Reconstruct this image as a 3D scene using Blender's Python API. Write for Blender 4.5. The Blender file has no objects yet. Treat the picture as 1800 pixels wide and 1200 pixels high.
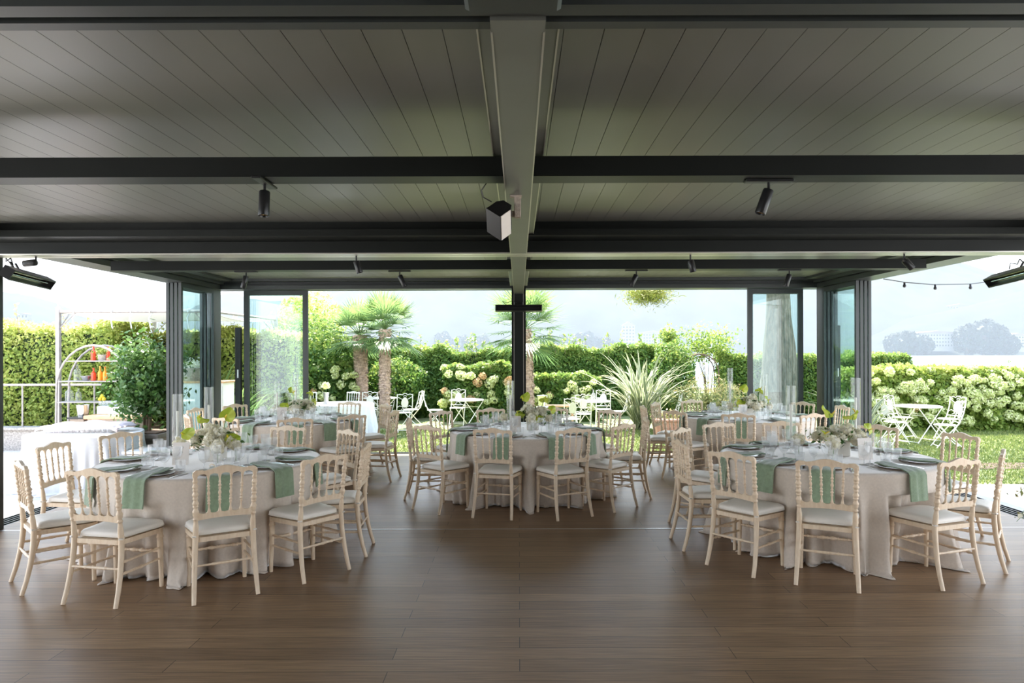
import bpy, math, random
import numpy as np
from mathutils import Vector, Matrix
random.seed(7)
PI = math.pi
sc = bpy.context.scene
col = sc.collection

# ------------------------------------------------------------ materials
def new_mat(name):
    m = bpy.data.materials.new(name); m.use_nodes = True
    nt = m.node_tree
    return m, nt, nt.nodes['Principled BSDF'], nt.nodes['Material Output']

def mat(name, c, rough=.5, metal=0, var=.12, scale=12, bump=0, spec=.5, stretch=None, c2=None, bscale=None):
    m, nt, b, out = new_mat(name)
    tc = nt.nodes.new('ShaderNodeTexCoord'); mp = nt.nodes.new('ShaderNodeMapping')
    if stretch: mp.inputs['Scale'].default_value = stretch
    nt.links.new(tc.outputs['Object'], mp.inputs['Vector'])
    n = nt.nodes.new('ShaderNodeTexNoise'); n.inputs['Scale'].default_value = scale; n.inputs['Detail'].default_value = 3
    nt.links.new(mp.outputs[0], n.inputs['Vector'])
    r = nt.nodes.new('ShaderNodeValToRGB')
    r.color_ramp.elements[0].position = .3; r.color_ramp.elements[1].position = .7
    lo = c2 if c2 else tuple(max(0, v*(1-var)) for v in c)
    hi = c if c2 else tuple(min(1, v*(1+var)) for v in c)
    r.color_ramp.elements[0].color = (*lo, 1); r.color_ramp.elements[1].color = (*hi, 1)
    nt.links.new(n.outputs['Fac'], r.inputs['Fac']); nt.links.new(r.outputs[0], b.inputs['Base Color'])
    b.inputs['Roughness'].default_value = rough; b.inputs['Metallic'].default_value = metal
    b.inputs['Specular IOR Level'].default_value = spec
    if 'linen' in name or 'cotton' in name: b.inputs['Sheen Weight'].default_value = .9; b.inputs['Sheen Roughness'].default_value = .4
    if bump:
        n2 = nt.nodes.new('ShaderNodeTexNoise'); n2.inputs['Scale'].default_value = bscale or scale*3
        nt.links.new(mp.outputs[0], n2.inputs['Vector'])
        bp = nt.nodes.new('ShaderNodeBump'); bp.inputs['Strength'].default_value = bump; bp.inputs['Distance'].default_value = .01
        nt.links.new(n2.outputs['Fac'], bp.inputs['Height']); nt.links.new(bp.outputs[0], b.inputs['Normal'])
    return m

def leaf_mat(name, ramp, trans=.45, rough=.5):
    """per leaf tint from a face attribute, part of the light passes through the leaf"""
    m, nt, b, out = new_mat(name)
    a = nt.nodes.new('ShaderNodeAttribute'); a.attribute_name = 'tint'
    r = nt.nodes.new('ShaderNodeValToRGB'); els = r.color_ramp.elements
    els[0].position = 0; els[0].color = (*ramp[0], 1); els[1].position = 1; els[1].color = (*ramp[-1], 1)
    for i, c in enumerate(ramp[1:-1]):
        e = els.new((i+1)/(len(ramp)-1)); e.color = (*c, 1)
    nt.links.new(a.outputs['Fac'], r.inputs['Fac'])
    nt.links.new(r.outputs[0], b.inputs['Base Color']); b.inputs['Roughness'].default_value = rough
    b.inputs['Specular IOR Level'].default_value = .35
    t = nt.nodes.new('ShaderNodeBsdfTranslucent'); nt.links.new(r.outputs[0], t.inputs['Color'])
    mx = nt.nodes.new('ShaderNodeMixShader'); mx.inputs[0].default_value = trans
    nt.links.new(b.outputs[0], mx.inputs[1]); nt.links.new(t.outputs[0], mx.inputs[2]); nt.links.new(mx.outputs[0], out.inputs['Surface'])
    return m

def thin_glass(name, tint=(.97, .98, .98), refl=1.0, haze=.0, rough=.0):
    m, nt, b, out = new_mat(name); nt.nodes.remove(b)
    tr = nt.nodes.new('ShaderNodeBsdfTransparent'); tr.inputs['Color'].default_value = (*tint, 1)
    gl = nt.nodes.new('ShaderNodeBsdfGlossy'); gl.inputs['Roughness'].default_value = rough
    fr = nt.nodes.new('ShaderNodeFresnel'); fr.inputs['IOR'].default_value = 1.5
    mul = nt.nodes.new('ShaderNodeMath'); mul.operation = 'MULTIPLY'; mul.inputs[1].default_value = refl; mul.use_clamp = True
    ge = nt.nodes.new('ShaderNodeNewGeometry'); inv = nt.nodes.new('ShaderNodeMath'); inv.operation = 'SUBTRACT'; inv.inputs[0].default_value = 1
    nt.links.new(ge.outputs['Backfacing'], inv.inputs[1]); m0 = nt.nodes.new('ShaderNodeMath'); m0.operation = 'MULTIPLY'
    nt.links.new(fr.outputs[0], m0.inputs[0]); nt.links.new(inv.outputs[0], m0.inputs[1]); nt.links.new(m0.outputs[0], mul.inputs[0])
    mx = nt.nodes.new('ShaderNodeMixShader'); nt.links.new(mul.outputs[0], mx.inputs[0])
    nt.links.new(tr.outputs[0], mx.inputs[1]); nt.links.new(gl.outputs[0], mx.inputs[2])
    last = mx
    if haze:  # white diffuse put into clear glass, standing for caustic brightness
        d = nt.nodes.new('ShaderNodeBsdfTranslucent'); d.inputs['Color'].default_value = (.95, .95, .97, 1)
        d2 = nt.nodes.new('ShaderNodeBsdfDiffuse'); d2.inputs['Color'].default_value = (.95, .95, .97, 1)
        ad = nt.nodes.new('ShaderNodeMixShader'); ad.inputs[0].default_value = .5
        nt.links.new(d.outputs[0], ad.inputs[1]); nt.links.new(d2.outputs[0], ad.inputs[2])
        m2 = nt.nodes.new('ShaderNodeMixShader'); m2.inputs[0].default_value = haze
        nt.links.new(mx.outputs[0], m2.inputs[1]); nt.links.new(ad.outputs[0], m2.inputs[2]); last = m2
    nt.links.new(last.outputs[0], out.inputs['Surface'])
    return m

def wood_floor_mat():
    m, nt, b, out = new_mat('oak_floor')
    tc = nt.nodes.new('ShaderNodeTexCoord')
    br = nt.nodes.new('ShaderNodeTexBrick'); br.offset = .37; br.inputs['Scale'].default_value = 1
    br.inputs['Brick Width'].default_value = 1.9; br.inputs['Row Height'].default_value = .145
    br.inputs['Mortar Size'].default_value = .002; br.inputs['Mortar Smooth'].default_value = .1; br.inputs['Bias'].default_value = 0
    br.inputs['Color1'].default_value = (.31, .20, .112, 1); br.inputs['Color2'].default_value = (.21, .132, .074, 1)
    br.inputs['Mortar'].default_value = (.03, .02, .015, 1)
    nt.links.new(tc.outputs['Object'], br.inputs['Vector'])
    mp = nt.nodes.new('ShaderNodeMapping'); mp.inputs['Scale'].default_value = (1.4, 34, 1)
    nt.links.new(tc.outputs['Object'], mp.inputs['Vector'])
    n = nt.nodes.new('ShaderNodeTexNoise'); n.inputs['Scale'].default_value = 2.2; n.inputs['Detail'].default_value = 6; n.inputs['Distortion'].default_value = .6
    nt.links.new(mp.outputs[0], n.inputs['Vector'])
    r = nt.nodes.new('ShaderNodeValToRGB'); r.color_ramp.elements[0].position = .3; r.color_ramp.elements[1].position = .75
    r.color_ramp.elements[0].color = (.62, .6, .58, 1); r.color_ramp.elements[1].color = (1.25, 1.22, 1.2, 1)
    nt.links.new(n.outputs['Fac'], r.inputs['Fac'])
    mx = nt.nodes.new('ShaderNodeMixRGB'); mx.blend_type = 'MULTIPLY'; mx.inputs[0].default_value = 1
    nt.links.new(br.outputs['Color'], mx.inputs[1]); nt.links.new(r.outputs[0], mx.inputs[2])
    nt.links.new(mx.outputs[0], b.inputs['Base Color'])
    rr = nt.nodes.new('ShaderNodeMapRange'); rr.inputs['To Min'].default_value = .30; rr.inputs['To Max'].default_value = .46
    nt.links.new(n.outputs['Fac'], rr.inputs['Value']); nt.links.new(rr.outputs[0], b.inputs['Roughness'])
    bp = nt.nodes.new('ShaderNodeBump'); bp.inputs['Strength'].default_value = .25; bp.inputs['Distance'].default_value = .003
    sub = nt.nodes.new('ShaderNodeMath'); sub.operation = 'SUBTRACT'; nt.links.new(n.outputs['Fac'], sub.inputs[0]); nt.links.new(br.outputs['Fac'], sub.inputs[1])
    nt.links.new(sub.outputs[0], bp.inputs['Height']); nt.links.new(bp.outputs[0], b.inputs['Normal'])
    b.inputs['Specular IOR Level'].default_value = .38
    return m

M = {}
M['steel'] = mat('green_grey_painted_metal', (.040, .046, .045), .36, 0, .06, 3, spec=.4)
M['steel_dark'] = mat('dark_painted_metal', (.009, .011, .0095), .42, 0, .08, 3, spec=.25)
M['beam'] = mat('grey_green_beam', (.145, .152, .135), .36, 0, .06, 3)  # frame paint lightened, light bounced off the floor put into the colour
M['steel_edge'] = mat('bare_metal_edge', (.55, .53, .48), .3, .6, .05, 4)
M['ceil'] = mat('ceiling_boards', (.155, .158, .142), .34, 0, .10, 1.2, stretch=(1, .4, 1))
M['black'] = mat('black_plastic', (.012, .012, .013), .35, 0, .1, 20)
M['black_metal'] = mat('black_metal', (.02, .021, .022), .3, .3, .1, 20)
M['mirror'] = mat('polished_reflector', (.62, .58, .52), .12, 1, .03, 5)
M['floor'] = wood_floor_mat()
M['aluminium'] = mat('aluminium_strip', (.62, .62, .62), .3, .9, .04, 8)
M['wood'] = mat('whitewashed_beech', (.80, .65, .48), .42, 0, .1, 9, .15, stretch=(6, 6, 1.2), c2=(.71, .54, .37), bscale=30)
M['cushion'] = mat('ivory_leatherette', (.80, .745, .665), .45, 0, .03, 6, .25, bscale=25)
M['linen'] = mat('natural_linen', (.66, .575, .49), .85, 0, .05, 60, .08, spec=.2, bscale=300)
M['white_cloth'] = mat('white_cotton', (.76, .77, .80), .85, 0, .02, 30, .2, spec=.2, bscale=200)
M['pink_cloth'] = mat('pale_pink_cloth', (.78, .66, .68), .8, 0, .04, 30, .2, spec=.2)
M['sage'] = mat('sage_green_linen', (.27, .355, .235), .85, 0, .10, 40, .35, spec=.2, bscale=300)
M['china'] = mat('white_china', (.86, .86, .84), .15, 0, .02, 10)
M['charger'] = mat('walnut_charger', (.30, .195, .12), .35, 0, .25, 14, stretch=(1, 9, 1))
M['silver'] = mat('polished_cutlery', (.75, .74, .72), .16, 1, .03, 10)
M['gold'] = mat('brushed_gold', (.75, .5, .2), .25, 1, .05, 10)
M['card'] = mat('cream_card', (.86, .80, .74), .8, 0, .02, 20)
M['ink'] = mat('grey_ink', (.2, .19, .2), .6, 0, .02, 20)
M['vase'] = mat('white_ceramic', (.85, .82, .76), .4, 0, .03, 20)
M['wax'] = mat('white_wax', (.9, .88, .83), .5, 0, .02, 20)
M['glass'] = thin_glass('window_glass', (.945, .985, .98), 1.2)
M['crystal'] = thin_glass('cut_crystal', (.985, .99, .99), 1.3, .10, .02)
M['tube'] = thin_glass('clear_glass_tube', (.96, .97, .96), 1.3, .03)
M['petal'] = leaf_mat('white_petals', [(.90, .86, .68), (.95, .92, .80), (.98, .96, .90)], .6)
M['lime'] = leaf_mat('lime_spathe', [(.30, .42, .03), (.48, .58, .06), (.62, .66, .14)], .35, .3)
M['pom'] = leaf_mat('green_pompom', [(.03, .13, .015), (.06, .2, .03), (.1, .28, .04)], .2)
M['hyd'] = leaf_mat('hydrangea_florets', [(.50, .58, .22), (.68, .73, .36), (.84, .85, .58)], .4)
M['hyd_rust'] = leaf_mat('faded_florets', [(.50, .42, .20), (.62, .48, .26), (.66, .36, .2)], .35)
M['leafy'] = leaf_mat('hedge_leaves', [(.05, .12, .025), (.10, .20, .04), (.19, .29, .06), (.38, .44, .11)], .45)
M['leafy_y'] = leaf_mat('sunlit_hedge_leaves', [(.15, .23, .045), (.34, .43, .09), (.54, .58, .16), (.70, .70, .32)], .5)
M['ficus'] = leaf_mat('camellia_leaves', [(.045, .11, .03), (.09, .18, .045), (.17, .27, .07)], .35, .28)
M['olive_leaf'] = leaf_mat('shrub_leaves', [(.10, .15, .05), (.2, .24, .09), (.35, .34, .14), (.45, .33, .15)], .45)
M['palm'] = leaf_mat('palm_fan', [(.09, .17, .07), (.17, .27, .09), (.30, .38, .12)], .45, .4)
M['flax'] = leaf_mat('striped_flax', [(.14, .19, .10), (.30, .33, .18), (.55, .55, .36)], .4)
M['needle'] = leaf_mat('pine_needles', [(.12, .17, .03), (.24, .28, .05), (.36, .34, .08)], .35)
M['far_leaf'] = leaf_mat('distant_leaves', [(.02, .035, .018), (.04, .06, .03)], .2)
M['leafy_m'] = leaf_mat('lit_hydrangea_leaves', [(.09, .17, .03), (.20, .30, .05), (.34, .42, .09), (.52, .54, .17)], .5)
M['core'] = mat('hedge_shade_fill', (.018, .035, .012), .9, 0, .3, 5)  # near-black green, shade inside the foliage put into the colour
M['bark'] = mat('palm_fibre', (.44, .32, .24), .95, 0, .35, 9, .9, stretch=(1, 1, 3), bscale=40)
M['pinebark'] = mat('pine_bark', (.20, .16, .12), .95, 0, .4, 7, 1, stretch=(2.5, 2.5, .7), c2=(.055, .05, .035), bscale=14)
M['twig'] = mat('twig_brown', (.22, .15, .10), .9, 0, .3, 9)
M['lawn'] = mat('lawn_soil', (.19, .22, .09), .95, 0, .3, 6, .5)
M['grass'] = leaf_mat('grass_blades', [(.10, .15, .04), (.19, .25, .07), (.33, .35, .12)], .4)
M['stone'] = mat('pale_travertine', (.47, .44, .41), .7, 0, .08, 4, .2)
M['rough_stone'] = mat('rough_granite', (.30, .28, .26), .9, 0, .35, 30, .7)
M['soil'] = mat('brown_soil', (.20, .13, .09), .95, 0, .3, 12, .6)
M['white_iron'] = mat('white_painted_iron', (.84, .81, .74), .4, 0, .05, 14)
M['grey_iron'] = mat('grey_weathered_iron', (.34, .31, .29), .6, .2, .15, 14)
M['rust_iron'] = mat('rusty_arch', (.14, .09, .07), .7, .2, .25, 20)
M['white_wood'] = mat('white_painted_wood', (.84, .84, .82), .5, 0, .04, 8)
M['plank'] = mat('honey_wood', (.55, .33, .17), .5, 0, .2, 6, stretch=(1, 8, 1))
M['wicker'] = mat('woven_basket', (.42, .36, .30), .8, 0, .25, 30, .6)
M['planter'] = mat('taupe_planter', (.27, .22, .18), .7, 0, .1, 10)
M['terracotta'] = mat('terracotta', (.55, .28, .2), .8, 0, .15, 12)
M['orange'] = mat('orange_juice', (.85, .33, .03), .2, 0, .1, 12)
M['red'] = mat('red_syrup', (.75, .08, .03), .2, 0, .1, 12)
M['yellow'] = mat('lemon_yellow', (.85, .62, .05), .4, 0, .1, 12)
M['forest'] = mat('distant_forest', (.035, .048, .034), .95, 0, .4, .02)
M['town'] = mat('distant_plaster', (.42, .40, .38), .9, 0, .1, .1)
M['roof_t'] = mat('distant_roof', (.34, .27, .24), .9, 0, .1, .1)
M['bulb'] = mat('dark_lamp_holder', (.03, .03, .035), .3, 0, .1, 20)

def lake_mat():
    m, nt, b, out = new_mat('lake_water')
    b.inputs['Base Color'].default_value = (.30, .40, .42, 1); b.inputs['Roughness'].default_value = .22
    tc = nt.nodes.new('ShaderNodeTexCoord'); n = nt.nodes.new('ShaderNodeTexNoise'); n.inputs['Scale'].default_value = .35; n.inputs['Detail'].default_value = 4
    nt.links.new(tc.outputs['Object'], n.inputs['Vector'])
    bp = nt.nodes.new('ShaderNodeBump'); bp.inputs['Strength'].default_value = .6; bp.inputs['Distance'].default_value = .4
    nt.links.new(n.outputs['Fac'], bp.inputs['Height']); nt.links.new(bp.outputs[0], b.inputs['Normal'])
    return m
M['lake'] = lake_mat()

# ------------------------------------------------------------ mesh building
class MB:
    def __init__(s): s.v = []; s.f = []
    def add(s, vs, fs):
        o = len(s.v); s.v += [tuple(p) for p in vs]; s.f += [tuple(i+o for i in f) for f in fs]; return s
    def box(s, x0, x1, y0, y1, z0, z1, bev=0):
        if bev:
            b = min(bev, (x1-x0)/2.1, (y1-y0)/2.1, (z1-z0)/2.1)
            vs = []
            for z, k in ((z0, b), (z0+b, 0), (z1-b, 0), (z1, b)):
                for (cx, cy, sx, sy) in ((x0, y0, 1, 1), (x1, y0, -1, 1), (x1, y1, -1, -1), (x0, y1, 1, -1)):
                    if (sx, sy) in ((1, 1), (-1, -1)):
                        vs += [(cx+sx*k, cy+sy*(b+k), z), (cx+sx*(b+k), cy+sy*k, z)]
                    else:
                        vs += [(cx+sx*(b+k), cy+sy*k, z), (cx+sx*k, cy+sy*(b+k), z)]
            fs = []
            for r in range(3):
                for i in range(8): fs.append((r*8+i, r*8+(i+1) % 8, (r+1)*8+(i+1) % 8, (r+1)*8+i))
            fs.append(tuple(range(7, -1, -1))); fs.append(tuple(range(24, 32)))
            return s.add(vs, fs)
        vs = [(x0, y0, z0), (x1, y0, z0), (x1, y1, z0), (x0, y1, z0), (x0, y0, z1), (x1, y0, z1), (x1, y1, z1), (x0, y1, z1)]
        return s.add(vs, [(0, 3, 2, 1), (4, 5, 6, 7), (0, 1, 5, 4), (1, 2, 6, 5), (2, 3, 7, 6), (3, 0, 4, 7)])
    def tube(s, pts, r, n=8, cap=True):
        """swept tube; r a number or one radius per point"""
        pts = [Vector(p) for p in pts]; k = len(pts)
        if not hasattr(r, '__len__'): r = [r]*k
        vs = []; fs = []; up = None
        for i, p in enumerate(pts):
            d = (pts[min(i+1, k-1)]-pts[max(i-1, 0)])
            d = d.normalized() if d.length > 1e-9 else Vector((0, 0, 1))
            if up is None:
                up = Vector((1, 0, 0)) if abs(d.x) < .9 else Vector((0, 1, 0))
            a = (up - d*up.dot(d)).normalized(); b = d.cross(a); up = a
            for j in range(n):
                t = 2*PI*j/n; vs.append(p+(a*math.cos(t)+b*math.sin(t))*r[i])
        for i in range(k-1):
            for j in range(n): fs.append((i*n+j, i*n+(j+1) % n, (i+1)*n+(j+1) % n, (i+1)*n+j))
        if cap: fs.append(tuple(range(n-1, -1, -1))); fs.append(tuple(range((k-1)*n, k*n)))
        return s.add(vs, fs)
    def lathe(s, prof, n=16, c=(0, 0, 0), cap=True):
        vs = []; fs = []; k = len(prof)
        for r, z in prof:
            for j in range(n):
                t = 2*PI*j/n; vs.append((c[0]+r*math.cos(t), c[1]+r*math.sin(t), c[2]+z))
        for i in range(k-1):
            for j in range(n): fs.append((i*n+j, i*n+(j+1) % n, (i+1)*n+(j+1) % n, (i+1)*n+j))
        if cap: fs.append(tuple(range(n-1, -1, -1))); fs.append(tuple(range((k-1)*n, k*n)))
        return s.add(vs, fs)
    def prism(s, poly, fn, t0, t1):
        """polygon of (u,v), fn(u,v,t)->xyz, extruded t0..t1"""
        n = len(poly); vs = [fn(u, v, t0) for u, v in poly]+[fn(u, v, t1) for u, v in poly]
        fs = [(i, (i+1) % n, n+(i+1) % n, n+i) for i in range(n)]
        return s.add(vs, fs+[tuple(range(n-1, -1, -1)), tuple(range(n, 2*n))])
    def strip(s, top, bot, fn, t0, t1):
        """two matching curves of (u,v) making a band, with thickness"""
        n = len(top); vs = []
        for t in (t0, t1):
            vs += [fn(u, v, t) for u, v in top]+[fn(u, v, t) for u, v in bot]
        fs = []
        for i in range(n-1):
            fs.append((i, i+1, n+i+1, n+i)); fs.append((2*n+i, 3*n+i, 3*n+i+1, 2*n+i+1))
            fs.append((i, 2*n+i, 2*n+i+1, i+1)); fs.append((n+i, n+i+1, 3*n+i+1, 3*n+i))
        fs.append((0, n, 3*n, 2*n)); fs.append((n-1, 3*n-1, 4*n-1, 2*n-1))
        return s.add(vs, fs)
    def xf(s, m):
        s.v = [tuple(m @ Vector(p)) for p in s.v]; return s
    def mesh(s, name, mt, smooth=False):
        me = bpy.data.meshes.new(name); me.from_pydata(s.v, [], s.f); me.update()
        if mt: me.materials.append(M[mt] if isinstance(mt, str) else mt)
        if smooth:
            me.polygons.foreach_set('use_smooth', [True]*len(me.polygons))
            if smooth != 'all':
                try: me.set_sharp_from_angle(angle=math.radians(40))
                except Exception: pass
        return me
    def build(s, name, mt, parent=None, smooth=False):
        return link(name, s.mesh(name, mt, smooth), parent)

def link(name, me, parent=None):
    o = bpy.data.objects.new(name, me); col.objects.link(o); o.parent = parent; return o

def tag(o, label=None, cat=None, group=None, kind=None):
    if label: o['label'] = label
    if cat: o['category'] = cat
    if group: o['group'] = group
    if kind: o['kind'] = kind
    return o

def thing(name, loc=(0, 0, 0), rz=0, label=None, cat=None, group=None, kind=None):
    o = bpy.data.objects.new(name, None); col.objects.link(o); o.empty_display_size = .1
    o.location = loc; o.rotation_euler = (0, 0, rz); return tag(o, label, cat, group, kind)

KIDS = {}
def copy_tree(o, parent=None):
    c = o.copy(); col.objects.link(c); c.parent = parent
    if o.name not in KIDS: KIDS[o.name] = [k for k in bpy.data.objects if k.parent == o]
    for k in KIDS[o.name]: copy_tree(k, c)
    return c

def struct(name, mb, mt, label, cat, smooth=False):
    return tag(mb.build(name, mt, None, smooth), label, cat, None, 'structure')

def np_mesh(name, V, F, mt, tint=None, smooth=False):
    """V (n,3), F (m,4) quads"""
    me = bpy.data.meshes.new(name); nf = len(F); k = F.shape[1]
    me.vertices.add(len(V)); me.vertices.foreach_set('co', V.astype(np.float32).ravel())
    me.loops.add(nf*k); me.loops.foreach_set('vertex_index', F.astype(np.int32).ravel())
    me.polygons.add(nf); me.polygons.foreach_set('loop_start', np.arange(0, nf*k, k, dtype=np.int32))
    me.polygons.foreach_set('loop_total', np.full(nf, k, dtype=np.int32))
    me.update(calc_edges=True)
    if tint is not None:
        a = me.attributes.new('tint', 'FLOAT', 'FACE'); a.data.foreach_set('value', tint.astype(np.float32))
    me.materials.append(M[mt])
    if smooth: me.polygons.foreach_set('use_smooth', [True]*nf)
    return me

rng = np.random.default_rng(11)
def unit(a): return a/np.maximum(np.linalg.norm(a, axis=1, keepdims=True), 1e-9)

def leaves(P, Nrm, size, aspect=.5, jit=.8, tint=None, droop=.0):
    """one folded leaf (two quads) per point"""
    n = len(P)
    N = unit(Nrm+rng.normal(0, jit, (n, 3)))
    A = rng.normal(0, 1, (n, 3)); A[:, 2] -= droop
    D = unit(A-N*np.sum(A*N, 1, keepdims=True)); S = np.cross(N, D)
    sz = (size*rng.uniform(.65, 1.35, n))[:, None]
    base = P-D*sz*.5; tip = P+D*sz*.5
    l = P+S*sz*aspect*.5-N*sz*.10; r = P-S*sz*aspect*.5-N*sz*.10
    b2 = base*.0+base; V = np.stack([base, l, tip, r], 1).reshape(-1, 3)
    i = np.arange(n)[:, None]*4
    F = np.concatenate([i, i+1, i+2, i+3], 1)
    if tint is None: tint = rng.uniform(0, 1, n)
    return V, F, np.clip(tint, 0, 1)

def px(x, y, Y):
    """place in the room seen at photo pixel (x, y) at distance Y"""
    xc = x-(y-600)*.003; yc = y+(x-900)*.003
    return Vector(((xc-912)*Y/1200, Y, 1.7-(yc-617)*Y/1200))
def pz(x, y, z=0):
    yc = y+(x-900)*.003
    return px(x, y, 1200*(1.7-z)/(yc-617))

# ------------------------------------------------------------ camera, light, sky
cam = bpy.data.cameras.new('camera'); co = bpy.data.objects.new('camera', cam); col.objects.link(co)
cam.sensor_width = 36; cam.lens = 24; cam.shift_x = -12/1800; cam.shift_y = 17/1800; cam.clip_end = 6000; cam.clip_start = .05
co.matrix_world = Matrix.Translation((0, 0, 1.7)) @ Matrix.Rotation(PI/2, 4, 'X') @ Matrix.Rotation(-.003, 4, 'Z')
sc.camera = co

w = bpy.data.worlds.new('sky'); sc.world = w; w.use_nodes = True
nt = w.node_tree; bg = nt.nodes['Background']
tc = nt.nodes.new('ShaderNodeTexCoord'); sp = nt.nodes.new('ShaderNodeSeparateXYZ'); rp = nt.nodes.new('ShaderNodeValToRGB')
nt.links.new(tc.outputs['Generated'], sp.inputs[0]); nt.links.new(sp.outputs['Z'], rp.inputs['Fac'])
rp.color_ramp.elements[0].color = (.92, .96, 1, 1); rp.color_ramp.elements[0].position = 0
rp.color_ramp.elements[1].color = (.50, .68, 1, 1); rp.color_ramp.elements[1].position = 1
nt.links.new(rp.outputs[0], bg.inputs['Color']); bg.inputs['Strength'].default_value = 1.55
sl = bpy.data.lights.new('sun', 'SUN'); sl.energy = 7.5; sl.angle = .012; sl.color = (1, .93, .82)
so = bpy.data.objects.new('sun', sl); col.objects.link(so)
# the sun stands high over the garden, ahead and a little to the left
az = math.radians(-10); el = math.radians(60)
sd = Vector((math.sin(az)*math.cos(el), math.cos(az)*math.cos(el), math.sin(el)))
so.rotation_euler = sd.to_track_quat('Z', 'Y').to_euler()
sc.view_settings.view_transform = 'Standard'; sc.view_settings.look = 'None'; sc.view_settings.gamma = 1
sc.view_settings.exposure = 1.66; sc.view_settings.use_curve_mapping = False
cy = sc.cycles
cy.use_denoising = True; cy.max_bounces = 8; cy.diffuse_bounces = 4; cy.glossy_bounces = 3; cy.transmission_bounces = 6
cy.transparent_max_bounces = 32; cy.volume_bounces = 1; cy.caustics_reflective = False; cy.caustics_refractive = False
cy.sample_clamp_indirect = 6; cy.use_adaptive_sampling = True; cy.adaptive_threshold = .02

# ------------------------------------------------------------ the pavilion
YB, YF = 6.43, 11.1                       # cross frame between the two rooms, end wall
struct('floor', MB().box(-5.06, 5.06, -5.2, 11.32, -.30, 0), 'floor', 'dark brown oak plank floor of the pavilion', 'floor')
struct('trim_1', MB().box(-5.06, 5.06, 6.52, 6.535, 0, .003), 'aluminium', 'thin pale metal joint strip crossing the wooden floor', 'floor strip')
# sliding door tracks
k = 2
for (nm, x0, x1, lab) in (('left', -5.30, -5.06, 'grooved metal door track in the floor along the left opening'), ('right', 5.06, 5.30, 'grooved metal door track in the floor along the right opening')):
    m = MB().box(x0, x1, 6.45, 11.56, -.30, -.012)
    for i in range(5):
        a = x0+.004+i*.056; m.box(a, a+.014, 6.45, 11.56, -.02, 0)
    struct('trim_%d' % k, m, 'steel', lab, 'door track'); k += 1
m = MB().box(-5.06, 5.06, 11.32, 11.56, -.30, -.012)
for i in range(5): m.box(-5.06, 5.06, 11.324+i*.056, 11.338+i*.056, -.02, 0)
struct('trim_4', m, 'steel', 'grooved metal door track in the floor under the garden opening', 'door track')

m = MB()                                   # boards run away from the camera
p = .1492; x = -5.5; gap = .0014
while x < 5.5:
    m.box(x+gap, x+p-gap, -5.2, 11.3, 2.882, 2.90); x += p
struct('ceiling', m, 'ceil', 'grey-green board ceiling of the pavilion', 'ceiling')
struct('roof', MB().box(-5.9, 5.9, -5.4, 12.8, 2.915, 3.05), 'steel_dark', 'unseen flat dark roof over the pavilion, eave lengthened to keep sun out', 'roof')  # unseen slab blocking light from above, garden eave lengthened against the sun
# central beam
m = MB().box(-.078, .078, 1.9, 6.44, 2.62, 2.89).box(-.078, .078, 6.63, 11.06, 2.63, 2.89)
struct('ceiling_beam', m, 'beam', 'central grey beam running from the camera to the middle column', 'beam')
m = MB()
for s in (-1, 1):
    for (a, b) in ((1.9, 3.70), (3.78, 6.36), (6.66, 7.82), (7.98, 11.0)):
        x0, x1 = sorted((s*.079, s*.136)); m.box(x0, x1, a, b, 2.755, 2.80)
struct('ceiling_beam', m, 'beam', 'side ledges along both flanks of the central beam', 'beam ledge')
m = MB()
for s in (-1, 1):
    for (a, b, hx, z) in ((1.97, 6.43, .078, 2.619), (6.64, 11.05, .078, 2.629), (1.97, 3.65, .136, 2.754), (3.8, 6.36, .136, 2.754), (6.66, 7.8, .136, 2.754), (8.0, 11.0, .136, 2.754)):
        x0, x1 = sorted((s*(hx-.005), s*(hx+.001))); m.box(x0, x1, a, b, z-.001, z+.004)
struct('trim_5', m, 'steel_edge', 'thin pale edges along the central beam', 'beam edge')
# near cross frame
m = MB().box(-6, 6, 1.925, 1.968, 2.628, 2.89).box(-6, 6, 1.83, 1.89, 2.628, 2.89).box(-6, 6, 1.6, 1.83, 2.70, 2.89)
struct('ceiling_beam', m, 'steel', 'double cross beam at the top edge, nearest the camera', 'beam')
struct('ceiling_bracket', MB().box(-.14, .115, 1.70, 1.832, 2.60, 2.64, .012), 'steel', 'grey bracket plate under the nearest cross beam', 'bracket')
# mid beams
for (y0, y1, lab) in ((3.65, 3.80, 'dark cross beam with two spotlights, in the nearer ceiling bay'), (7.80, 7.98, 'dark cross beam with four spotlights, in the farther ceiling bay')):
    m = MB()
    xe = 6 if y0 < 5 else 4.66
    for s in (-1, 1):
        x0, x1 = sorted((s*.079, s*xe)); m.box(x0, x1, y0, y1, 2.634, 2.742)
        m.box(x0, x1, y0-.006, y0, 2.634, 2.639)
    struct('ceiling_beam', m, 'steel_dark', lab, 'beam')
# cross frame between the rooms
m = MB()
for s in (-1, 1):
    x0, x1 = sorted((s*.079, s*5.32))
    m.box(x0, x1, YB, YB+.09, 2.628, 2.738).box(x0, x1, YB-.30, YB+.09, 2.740, 2.80).box(x0, x1, YB-.2, YB+.09, 2.80, 2.882)
    m.box(x0, x1, YB+.11, YB+.20, 2.628, 2.88)
struct('ceiling_beam', m, 'steel_dark', 'deep stepped cross beam above the metal floor strip', 'beam')
struct('trim_6', MB().box(-5.32, 5.32, YB-.012, YB+.085, 2.617, 2.629).box(-5.32, 5.32, YB+.105, YB+.21, 2.617, 2.629), 'steel_edge', 'pale grooved double rail under the deep cross beam', 'rail')
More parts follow.
